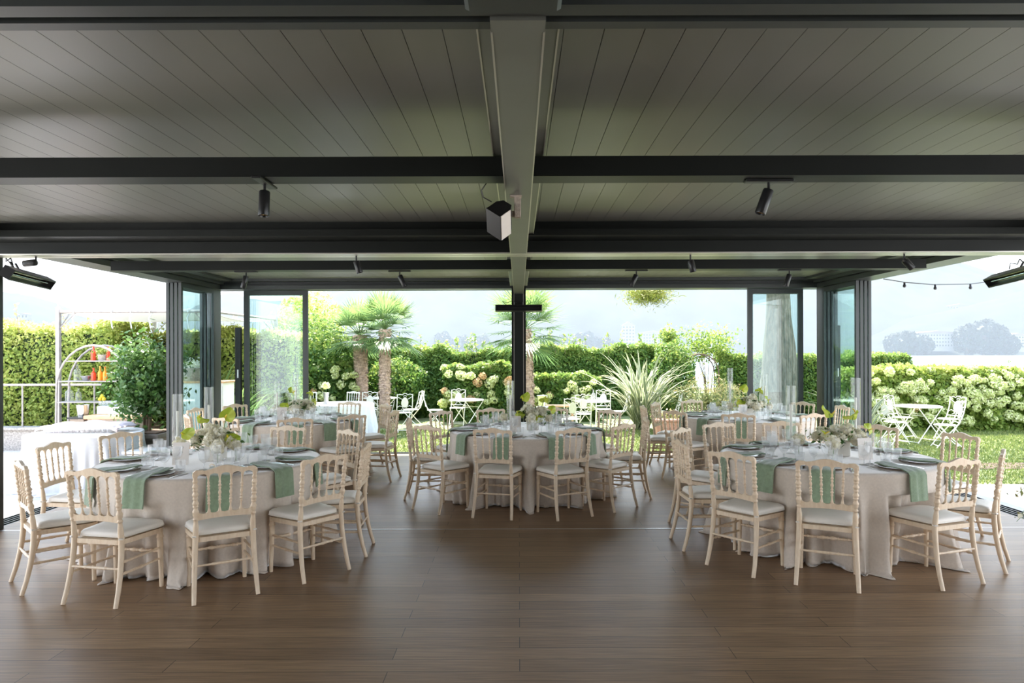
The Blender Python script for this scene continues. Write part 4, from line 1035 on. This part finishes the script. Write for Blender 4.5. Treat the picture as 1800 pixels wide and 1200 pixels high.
put_bt(S(1042, 16.8), 16.8, .6, 'white round folding bistro table in front of the flax')
for (x, Y, rz, lab) in ((1025, 16.2, -.1, 'nearer left at the table before the flax'), (1087, 16.9, 1.2, 'right of the table before the flax'), (1118, 17.3, .9, 'between the flax table and the spindle chairs'), (1154, 16.9, -.6, 'in front of the right flax leaves'),
        (1003, 15.0, .1, 'behind the middle round table'), (1177, 16.4, 1.5, 'seen from its side beyond the flax'), (1060, 17.6, 3.0, 'behind the table before the flax')):
    put_bc(S(x, Y), Y, rz, 'white bistro chair %s' % lab)
put_bt(S(1613, 14.6), 14.6, .3, 'white round folding bistro table beside the right hydrangeas', 1.05)
for (x, Y, rz, lab) in ((1582, 15.2, -2.6, 'behind the right bistro table, left of it'), (1570, 14.2, -1.2, 'at the left edge of the right bistro table'), (1668, 14.8, 1.9, 'farther right chair at the right bistro table'), (1664, 13.6, 1.3, 'nearest, at the right bistro table')):
    put_bc(S(x, Y), Y, rz, 'white bistro chair %s' % lab)
# carafe and glasses
def bottle(name, loc, h, r, mt, lab, cat, grp, cap=None):
    t = thing(name, loc, 0, lab, cat, grp)
    MB().lathe([(.001, 0), (r, 0), (r, h*.55), (r*.9, h*.64), (r*.35, h*.76), (r*.33, h*.96), (r*.4, h), (.001, h)], 14).build('body', mt, t, True)
    if cap: MB().lathe([(r*.45, 0), (r*.45, h*.06)], 12, (0, 0, h)).build('cap', cap, t)
    return t
tx = S(1042, 16.8); tz = GZ+.726
bottle('carafe', (tx+.0, 16.7, tz), .28, .05, 'crystal', 'clear glass carafe on the bistro table before the flax', 'carafe', None)
for i, (dx, lab) in enumerate(((.12, 'clear tumbler right beside the carafe on the flax bistro table'), (.27, 'clear tumbler at the right rim of the flax bistro table'))):
    put('tumbler', PS['tumbler'], (tx+dx, 16.65, tz), 0, lab, 'tumbler', 'tumblers on the flax table')
# white chairs and white cloth table near the left hydrangea
wc = {}
def white_chair(x, Y, rz, lab):
    o = copy_tree(proto); o.name = 'garden_chair'; tag(o, lab, 'chair', 'white spindle chairs in the garden'); o.location = (x, Y, GZ); o.rotation_euler = (0, 0, rz)
    for k_ in [c for c in bpy.data.objects if c.parent == o]:
        if k_.data.name not in wc:
            me = k_.data.copy(); me.materials[0] = M['white_iron']; wc[k_.data.name] = me
        k_.data = wc[k_.data.name]
white_chair(S(610, 17.6), 17.6, 2.7, 'white spindle-back chair below the hydrangeas, right of the grey vase')
white_chair(S(549, 17.6), 17.6, -2.5, 'white spindle-back chair beside the left glass stack frame')
me = cloth_mesh('tablecloth', .75, GZ+.75, GZ, [], 'white_cloth', 91, 120, 12); o = link('tablecloth', me); o.location = (S(600, 15.9), 15.9, 0); tag(o, 'white cloth on a garden table behind the back left table', 'tablecloth', 'white tablecloths outside')
t = thing('hydrangea_vase', (S(573, 15.7), 15.7, GZ+.751), 0, 'grey vase with a hydrangea head on the white garden table', 'vase')
MB().lathe([(.001, 0), (.06, 0), (.05, .12), (.07, .26), (.001, .26)], 16).build('vase', 'aluminium', t, True)
MB().tube([(0, 0, .2), (0, 0, .36)], .006, 6).build('stem', 'pom_stem', t); o = link('flower_head', HY[0], t); o.location = (0, 0, .42); o.scale = (.10, .10, .10)
# ice bucket on a stand behind the middle table
t = thing('wine_cooler', (S(953, 15.4), 15.4, GZ), 0, 'silver wine bucket on a white stand behind the middle table', 'wine bucket')
MB().lathe([(.001, 0), (.16, 0), (.16, .02), (.03, .04), (.025, .66), (.14, .68), (.14, .70), (.001, .70)], 18).build('stand', 'white_iron', t, True)
MB().lathe([(.001, .70), (.09, .70), (.12, .94), (.13, .95), (.115, .94), (.085, .72), (.001, .72)], 20, cap=False).build('bucket', 'silver', t, True)
t = thing('serving_bench', (S(978, 16.6), 16.6, GZ), 0, 'small honey-coloured wooden side table behind the wine bucket', 'side table')
MB().box(-.42, .42, -.2, .2, .60, .64, .005).build('tabletop', 'plank', t)
for sx in (-1, 1):
    for sy in (-1, 1): MB().box(sx*.38-.02, sx*.38+.02, sy*.16-.02, sy*.16+.02, 0, .60).build('leg', 'plank', t)
# small terracotta pots by the oleander
for (x, lab) in ((1190, 'long terracotta planter under the feathery shrub'),):
    t = thing('terracotta_planter', (S(x, 15.2), 15.2, GZ), 0, lab, 'planter'); MB().prism([(-.5, -.16), (.5, -.16), (.5, .16), (-.5, .16)], lambda u, v, q: (u*(1 if q > .1 else .9), v*(1 if q > .1 else .85), q), 0, .42).build('pot', 'terracotta', t)
    MB().box(-.53, .53, -.18, .18, .38, .43, .01).build('rim', 'terracotta', t)
    V, F, tt = leaves(rng.normal(0, 1, (260, 3))*np.array([.3, .1, .06])+np.array([0, 0, .5]), rng.normal(0, 1, (260, 3)), .06, .6); link('foliage', np_mesh('foliage', V, F, 'olive_leaf', tt), t)

# ------------------------------------------------------------ left terrace
TX, TY = S(150, 10.2), 10.2
me = cloth_mesh('tablecloth', .77, GZ+.76, GZ, [], 'white_cloth', 55, 220, 18, .08, .06); o = link('tablecloth', me); o.location = (TX, TY, 0); tag(o, 'floor-length white cloth on the round table out on the left terrace', 'tablecloth', 'white tablecloths outside')
t = thing('glass_tray', (TX+.02, TY-.05, GZ+.761), .05, 'low clear tray standing on the white terrace table', 'tray')
MB().box(-.52, .52, -.26, .26, 0, .012, .004).build('tray_base', 'white_wood', t)
g1 = MB().lathe([(.001, 0), (.028, 0), (.032, .09), (.029, .09), (.026, .01), (.001, .01)], 10, cap=False).mesh('small_glass', 'crystal')
for i in range(13):
    for j in range(2):
        put('small_glass', g1, (TX+.02-.46+i*.077, TY-.23+j*.10, GZ+.775), 0, 'small clear glass in the %s row under the pink cloth on the terrace table' % ('front' if j == 0 else 'second'), 'glass', 'small glasses on the terrace tray, '+('front' if j == 0 else 'second')+' row')
vs = []; fs = []; nx, ny = 40, 20
for i in range(nx+1):
    for j in range(ny+1):
        u = -.60+1.20*i/nx; v = -.26+.56*j/ny; e = max(0, abs(u)-.50); z = .100+.006*math.sin(u*14+v*9)+.004*math.sin(v*31)-e*.5-max(0, (-.235-v))*1.5
        z += .045*math.exp(-((u-.1)/.22)**2-((v-.1)/.12)**2); vs.append((u, v, z))
for i in range(nx):
    for j in range(ny): a = i*(ny+1)+j; fs.append((a, a+ny+1, a+ny+2, a+1))
m = MB(); m.add(vs, fs); o = m.build('folded_cloth', 'pink_cloth', None, True); o.location = (TX+.03, TY-.02, GZ+.787); sm = o.modifiers.new('thick', 'SOLIDIFY'); sm.thickness = .006
tag(o, 'pale pink cloth laid over the glasses on the terrace table', 'cloth')

# bar with wooden worktop
bx_, by_ = S(190, 11.9), 12.0
t = thing('bar_counter', (bx_, by_, GZ), 0, 'serving bar with a honey wooden worktop behind the terrace table', 'bar')
MB().box(-.35, .55, -.24, .24, .80, .86, .008).build('worktop', 'plank', t); MB().box(-.30, .50, -.20, .20, 0, .80).build('body', 'planter', t); MB().box(-.65, -.35, -.22, .22, .80, .83, .004).build('tray', 'black_metal', t)
MB().box(-.62, -.38, -.18, .18, 0, .80).build('side_cabinet', 'planter', t)
MB().box(-.28, .5, .02, .2, .86, 1.0, .01).build('white_shelf', 'white_wood', t)
q = GZ+1.0
for i in range(11):
    put('bar_glass', PS['tumbler'], (bx_-.25+.07*i, by_+.1, q), 0, 'clear glass lined up on the white shelf of the terrace bar', 'glass', 'glasses on the terrace bar shelf')
for i in range(7):
    put('cordial_glass', g1, (bx_+.02+.07*i, by_-.1, GZ+.862), 0, 'small glass in the front line on the bar worktop', 'glass', 'small glasses along the bar worktop')
t = thing('ice_bucket', (bx_-.47, by_-.05, GZ+.83), 0, 'polished steel ice bucket on the dark tray of the bar', 'ice bucket')
MB().lathe([(.001, 0), (.08, 0), (.105, .20), (.11, .205), (.10, .20), (.075, .01), (.001, .01)], 22, cap=False).build('bucket', 'silver', t, True)

# arched metal shelf
ax, ay = S(174, 12.6), 12.6; aw = .68
t = thing('arched_shelf', (ax, ay, GZ), 0, 'arched grey iron shelf rack with bottles beside the camellia', 'shelf')
for dy in (-.17, .17):
    zc = 1.25
    pts = [(-aw, dy, 0), (-aw, dy, .7), (-aw*.99, dy, zc-.1)]+[(-aw*math.cos(a*PI/14), dy, zc+.83*math.sin(a*PI/14)) for a in range(1, 14)]+[(aw*.99, dy, zc-.1), (aw, dy, .7), (aw, dy, 0)]
    MB().tube(pts, .020, 8).build('arch', 'grey_iron', t, True)
for z, hw in ((1.80, .50), (1.43, .66), (1.05, .68)):
    MB().box(-hw, hw, -.18, .18, z-.02, z, .004).build('shelf', 'grey_iron', t)
for (dx, z, h, r, mt, lab, cap) in ((-.10, 1.80, .26, .045, 'red', 'orange-red bottle on the top shelf of the arched rack', 'red'), (.17, 1.80, .24, .035, 'red', 'slim red bottle right on the top shelf', 'red'),
        (-.10, 1.43, .22, .045, 'red', 'dark red bottle on the middle shelf of the arched rack', 'red'), (.02, 1.43, .25, .04, 'orange', 'orange juice bottle on the middle shelf', 'orange'), (.11, 1.43, .24, .04, 'orange', 'amber bottle, rightmost on the middle shelf', 'red'),
        (-.40, 1.43, .30, .06, 'crystal', 'clear glass bottle on the left of the middle shelf', None), (-.55, 1.05, .28, .07, 'crystal', 'clear jug at the left end of the lowest shelf', None), (-.38, 1.05, .24, .05, 'crystal', 'clear bottle second from left on the lowest shelf', None)):
    bottle('bottle', (ax+dx, ay, GZ+z+.002), h, r, mt, lab, 'bottle', 'bottles on the arched rack', cap)
t = thing('herb_pot', (ax+.07, ay, GZ+1.80), 0, 'round basket pot with green herbs on the top shelf', 'potted plant')
MB().lathe([(.001, 0), (.07, 0), (.085, .11), (.001, .11)], 16).build('pot', 'wicker', t, True)
V, F, tt = leaves(rng.normal(0, 1, (160, 3))*np.array([.05, .05, .04])+np.array([0, 0, .15]), rng.normal(0, 1, (160, 3)), .05, .6); link('foliage', np_mesh('foliage', V, F, 'leafy_y', tt), t)
t = thing('serving_bowl', (ax-.24, ay, GZ+1.43), 0, 'pale blue-grey bowl on the middle shelf', 'bowl'); MB().lathe([(.001, 0), (.05, 0), (.09, .09), (.085, .09), (.045, .01), (.001, .01)], 18, cap=False).build('bowl', 'aluminium', t, True)
for i, (dx, dz) in enumerate(((.02, 0), (.09, .0), (.055, .055))):
    o = MB().lathe([(.001, -.038), (.02, -.033), (.034, -.012), (.035, .01), (.02, .033), (.001, .042)], 12, cap=False).build('lemon', 'yellow', None, True); o.location = (ax+dx, ay, GZ+1.05+.038+dz)
    tag(o, ['left lemon of the three on the lowest shelf', 'right lemon of the three on the lowest shelf', 'topmost lemon of the three on the lowest shelf'][i], 'lemon', 'lemons on the arched rack')

# canopy frame over the terrace
t = thing('gazebo', (-8.7, 12.9, GZ), 0, 'grey iron gazebo frame with a white canopy over the left terrace', 'gazebo')
for (x, y) in ((0, 0), (4.4, 0), (0, 3.4), (4.4, 3.4)):
    if x > 4: x = 2.9
    zb_ = .35 if y > 1 and x < 1 else 0
    MB().box(x-.035, x+.035, y-.035, y+.035, zb_, 2.80).build('post', 'grey_iron', t); MB().lathe([(.03, 0), (.012, .05), (.02, .07), (.001, .20)], 10, (x, y, 2.80)).build('finial', 'grey_iron', t, True)
    for (dx, dy) in ((1, 0), (0, 1)):
        sx = dx*(1 if x < 1 else -1); sy = dy*(1 if y < 1 else -1)
        MB().tube([(x, y, 2.38), (x+sx*.32, y+sy*.32, 2.70)], .012, 6).build('brace', 'grey_iron', t)
MB().tube([(0, 0, 2.72), (2.9, 0, 2.72)], .028, 8).build('rail', 'grey_iron', t); MB().tube([(0, 3.4, 2.72), (2.9, 3.4, 2.72)], .028, 8).build('rail', 'grey_iron', t)
MB().tube([(0, 0, 2.72), (0, 3.4, 2.72)], .028, 8).build('rail', 'grey_iron', t); MB().tube([(2.9, 0, 2.72), (2.9, 3.4, 2.72)], .028, 8).build('rail', 'grey_iron', t)
vs = []; fs = []
for i in range(31):
    for j in range(21):
        u = .05+2.8*i/30; v = .05+3.3*j/20; sag = -.07*math.sin(PI*j/20)*(1+.3*math.sin(u*3)); vs.append((u, v, 2.70+sag))
for i in range(30):
    for j in range(20): a = i*21+j; fs.append((a, a+21, a+22, a+1))
m = MB(); m.add(vs, fs); o = m.build('canopy', 'white_cloth', t, True); o.modifiers.new('thick', 'SOLIDIFY').thickness = .004
for i in range(8):
    x = .3+i*.36; MB().tube([(x, -.03, 2.70), (x+.01, -.04, 2.76), (x+.03, .0, 2.77), (x+.02, .03, 2.70), (x-.01, -.035, 2.6), (x+.02, -.03, 2.4)], .012, 6).build('tie', 'white_cloth', t, True)
for i in range(16):
    x = .1+i*.172; h_ = .22+.12*(i*7 % 5)/5; MB().box(x, x+.018, 3.395, 3.40, 2.70-h_, 2.70).build('tassel', 'white_cloth', t)
# hand rail
t = thing('hand_rail', (-13, 13.75, .2), 0, 'grey metal hand rail along the left stone wall', 'railing')
MB().tube([(0, 0, .85), (4.6, 0, .85)], .024, 8).build('rail', 'grey_iron', t)
for i in range(4): MB().tube([(.1+i*1.45, 0, 0), (.1+i*1.45, 0, .85)], .016, 8).build('upright', 'grey_iron', t)
# white cabinet with basket, seen through the left glass
cxw = S(372, 13.4)
t = thing('bar_cabinet', (cxw, 13.2, GZ), 0, 'white panelled cabinet behind the left corner post', 'cabinet')
MB().box(-.62, .42, -.25, .25, 0, 1.36).build('body', 'white_wood', t); MB().box(-.66, .46, -.28, .28, 1.36, 1.40, .006).build('worktop', 'plank', t)
for i in range(3):
    x = -.60+i*.34; m = MB().box(x, x+.32, -.262, -.25, .08, 1.30).box(x+.05, x+.27, -.27, -.262, .14, 1.22); m.build('door', 'white_wood', t)
t = thing('flower_basket', (cxw-.25, 13.15, GZ+1.40), 0, 'woven basket of pale blue flowers on the white cabinet', 'basket')
MB().lathe([(.001, 0), (.15, 0), (.18, .24), (.17, .25), (.001, .25)], 20).build('basket', 'wicker', t, True)
V, F, tt = leaves(rng.normal(0, 1, (300, 3))*np.array([.09, .09, .05])+np.array([0, 0, .30]), rng.normal(0, 1, (300, 3)), .04, .9); link('flowers', np_mesh('flowers', V, F, 'petal', tt), t)
# white crates beside the planter
t = thing('white_crate', (S(258, 10.0), 10.05, GZ), 0, 'white slatted wooden crate in front of the camellia planter', 'crate')
m = MB()
for i in range(4): m.box(-.26, .26, -.20, -.18, .02+i*.12, .11+i*.12)
m.build('slat_front', 'white_wood', t); MB().box(-.25, .25, -.18, .18, 0, .46).build('body', 'white_wood', t); MB().box(-.28, .28, -.22, .22, .48, .52, .006).build('lid', 'white_wood', t)

# string of bulbs on the right
t = thing('string_lights', (0, 0, 0), 0, 'dark string of festoon bulbs hanging outside the right opening', 'string lights')
pts = []
knots = [(1553, 490), (1590, 496), (1640, 500), (1705, 499), (1745, 494), (1800, 480), (1880, 470)]
for (x, y) in knots: pts.append(px(x, y, 9.0+.002*(x-1553)))
fine = []
for i in range(len(pts)-1):
    for j in range(6): fine.append(pts[i].lerp(pts[i+1], j/6))
fine.append(pts[-1]); MB().tube(fine, .006, 6).build('cable', 'black', t, True)
for (x, y) in ((1590, 496), (1644, 500), (1706, 499), (1772, 489)):
    p = px(x, y, 9.1); m = MB().lathe([(.012, 0), (.014, -.03), (.022, -.045), (.016, -.065), (.001, -.07)], 12, tuple(p)); m.build('bulb', 'bulb', t, True)

# flower spray entering at the right edge, near the camera, on a slender stand
t = thing('flower_stand', (2.62, 3.2, 0), 0, 'white flower spray leaning into view at the right edge', 'flowers')
MB().tube([(0, 0, 0), (0, 0, 1.1)], .012, 8).lathe([(.13, 0), (.12, .02)], 20).build('stand', 'black_metal', t)
MB().lathe([(.001, 1.08), (.07, 1.08), (.09, 1.22), (.001, 1.22)], 16).build('bowl', 'vase', t, True)
rr_ = random.Random(9)
for i in range(5):
    a = PI+rr_.uniform(-.35, .35); L_ = rr_.uniform(.24, .34); z1 = 1.22-.06*i
    pts = [(0, 0, 1.16), (-.06, rr_.uniform(-.05, .05), 1.24-.02*i), (-L_*.7, rr_.uniform(-.06, .06), z1-.02), (-L_, rr_.uniform(-.08, .08), z1-.16)]
    MB().tube(pts, [.004, .003, .002, .001], 5).build('stem', 'pom_stem', t, True)
    P = np.array([Vector(pts[2]).lerp(Vector(pts[3]), rr_.random())+Vector((rr_.uniform(-.02, .02), rr_.uniform(-.02, .02), rr_.uniform(-.02, .02))) for _ in range(14)])
    V, F, tt = leaves(P, rng.normal(0, 1, (14, 3)), .030, .6, .5); link('blossom', np_mesh('blossom', V, F, 'petal' if i % 2 == 0 else 'olive_leaf', tt), t)

# ------------------------------------------------------------ lake, far shore, haze
struct('lake', MB().box(-1500, 1500, 34, 2600, -4.2, -3.2), 'lake', 'bright silver lake beyond the garden', 'lake')
struct('garden_bank', MB().box(-60, 60, 33.9, 36, -4.1, -.30), 'soil', 'bank at the lake edge', 'bank')
def mountain(name, prof, D0, D1, lab, seed, base=-3.2, mt='forest'):
    """prof: photo skyline (x, y); slope climbs from the shore at D0 to the ridge at D1"""
    g = np.random.default_rng(seed); xs_ = np.arange(prof[0][0], prof[-1][0]+1, 12.0); ys_ = np.interp(xs_, [q[0] for q in prof], [q[1] for q in prof])
    nr = 34; V = []
    for i, (x, y) in enumerate(zip(xs_, ys_)):
        for j in range(nr+1):
            f = j/nr; D = D0+(D1-D0)*f
            H = (617-y)/1200*D1+1.7-base
            h = H*(f**.85); n_ = (math.sin(x*.021+f*7+seed)+.6*math.sin(x*.053-f*11+seed)+.4*math.sin(x*.12+f*23))*H*.035*math.sin(PI*min(1, f*1.02))
            h += n_+g.normal(0, 1)*H*.006*(f > 0)
            if f > .995: h = H+g.normal(0, 1)*H*.006
            V.append(((x-912)/1200*D, D, base+max(0, h)-(.5 if j == 0 else 0)))
    for i in range(len(xs_)):                              # back side down to the water level
        V.append(((xs_[i]-912)/1200*(D1*1.3), D1*1.3, base))
    F = []; m_ = nr+1
    for i in range(len(xs_)-1):
        for j in range(nr): a = i*m_+j; F.append((a, a+m_, a+m_+1, a+1))
        a = i*m_+nr; b = len(xs_)*m_+i; F.append((a, a+m_, b+1, b))
    o = link(name, np_mesh(name, np.array(V), np.array(F), mt)); tag(o, lab, 'mountain', None, 'structure'); return o
mountain('mountain', [(-700, 470), (-300, 490), (0, 508), (50, 516), (105, 533), (150, 550), (200, 562), (250, 568), (300, 575), (420, 600)], 520, 800, 'wooded hill across the water above the left hedge', 2)
mountain('mountain', [(200, 600), (290, 560), (330, 545), (365, 525), (395, 514), (415, 513), (430, 522), (470, 528), (520, 527), (545, 520), (600, 480), (700, 440), (850, 400), (1100, 395), (1350, 420), (1500, 440), (1620, 452), (1660, 455), (1700, 466), (1740, 480), (1800, 500), (1900, 510), (2300, 520), (2700, 520)], 800, 1500, 'high hazy mountain on the far shore', 5)
mountain('mountain', [(1500, 600), (1600, 560), (1680, 545), (1740, 530), (1800, 512), (1900, 500), (2200, 480), (2700, 470)], 640, 900, 'nearer hazy hillside on the right of the far shore', 9)
# far buildings and shore trees
def building(x, y, wpx, hpx, D, lab, name='lakeside_building', base=None):
    p = px(x, y, D); w_ = wpx*D/1200; h = hpx*D/1200; d = w_*.5
    t = thing(name, (p.x, D, p.z), 0, lab, 'building', 'pale buildings on the far shore')
    MB().box(-w_/2, w_/2, 0, d, -h*.3, h).build('wall', 'town', t)
    MB().prism([(-w_/2-.5, 0), (w_/2+.5, 0), (0, h*.22)], lambda u, v, q: (u, q, h+v), -.5, d+.5).build('roof', 'roof_t', t)
    nw = max(2, int(wpx/5)); nf = max(1, int(hpx/5))
    for f in range(nf):
        m = MB()
        for i in range(nw):
            xx = -w_/2+(i+.3)*w_/nw; zz = h*(f+.3)/nf; m.box(xx, xx+w_/nw*.4, -.1, 0, zz, zz+h/nf*.45)
        m.build('window_row', 'forest', t)
BL_ = [(1105, 606, 22, 34, 780, 'pale tower block on the far shore right of the pine tip'), (1150, 612, 60, 26, 790, 'long white apartment block on the far shore beside the tower block'), (1650, 610, 90, 24, 630, 'long pale villa on the shore behind the right hydrangeas'),
       (1690, 560, 50, 22, 1000, 'pale palace on the slope above the long villa'), (1790, 612, 44, 22, 630, 'white villa on the shore at the right edge'), (1045, 570, 26, 16, 1000, 'small white house on the slope left of the tower block'), (1085, 560, 30, 14, 1050, 'wide pale house on the slope above the tower block'),
       (1190, 565, 16, 12, 1050, 'small house on the slope above the apartment block'), (1210, 530, 24, 9, 1250, 'white house high on the hill right of the pine tip'), (1240, 605, 40, 14, 790, 'low pale row of houses at the shore by the rose arch'), (1030, 540, 22, 12, 1200, 'house on the upper slope right of the palm'),
       (40, 560, 18, 8, 640, 'small pale house on the left hill')]
for b in BL_: building(*b)
def far_tree(x, y, wpx, D, lab, seed):
    p = px(x, y, D); r = wpx*D/2400; base = -3.2
    t = thing('lakeside_tree', (p.x, D, base), 0, lab, 'tree', 'trees on the far shore'); hh = p.z-base
    MB().tube([(0, 0, 0), (0, 0, hh*.6)], r*.1, 8).build('trunk', 'twig', t)
    n = 900; g = np.random.default_rng(seed); d = unit(g.normal(0, 1, (n, 3))); P = d*np.array([r, r, hh*.5])*(1+.12*np.sin(d[:, :1]*7))+np.array([0, 0, hh*.52])
    V, F, tt = leaves(P, d, r*.28, .7, .5); link('crown', np_mesh('crown', V, F, 'far_leaf', tt), t)
k = 0
for (x, y, w_) in ((780, 585, 34), (815, 590, 30), (850, 588, 26), (985, 590, 44), (1030, 585, 50), (1065, 592, 34), (1730, 565, 60), (1755, 575, 40), (1700, 572, 40), (1590, 585, 60), (1620, 592, 40), (1770, 590, 40)):
    k += 1; far_tree(x, y, w_, 620 if x > 1500 else 770, 'round hazy tree on the far shore, %s' % ['left of the middle palm', 'second left of the middle palm', 'just left of the middle palm', 'right of the middle palm', 'broad one left of the tower block', 'beside the tower block', 'tallest above the right hydrangeas', 'right of the tallest one', 'left of the tallest one', 'beside the right glass stack', 'between the long villa and the glass stack', 'at the right edge villa'][k-1], 100+k)
# morning haze over the lake
def haze():
    m = bpy.data.materials.new('lake_haze'); m.use_nodes = True; nt = m.node_tree; nt.nodes.clear()
    o = nt.nodes.new('ShaderNodeOutputMaterial'); v = nt.nodes.new('ShaderNodeVolumeScatter'); v.inputs['Color'].default_value = (.84, .90, 1, 1)
    v.inputs['Density'].default_value = .00052; v.inputs['Anisotropy'].default_value = .0
    ab = nt.nodes.new('ShaderNodeVolumeAbsorption'); ab.inputs['Color'].default_value = (0, 0, 0, 1); ab.inputs['Density'].default_value = .0014; ad = nt.nodes.new('ShaderNodeAddShader'); nt.links.new(v.outputs[0], ad.inputs[0]); nt.links.new(ab.outputs[0], ad.inputs[1])
    nt.links.new(ad.outputs[0], o.inputs['Volume'])
    b = MB().box(-1800, 1800, 200, 1500, -3.15, 75).build('haze', m); tag(b, 'pale morning haze hanging over the lake', 'haze', None, 'stuff')
haze()
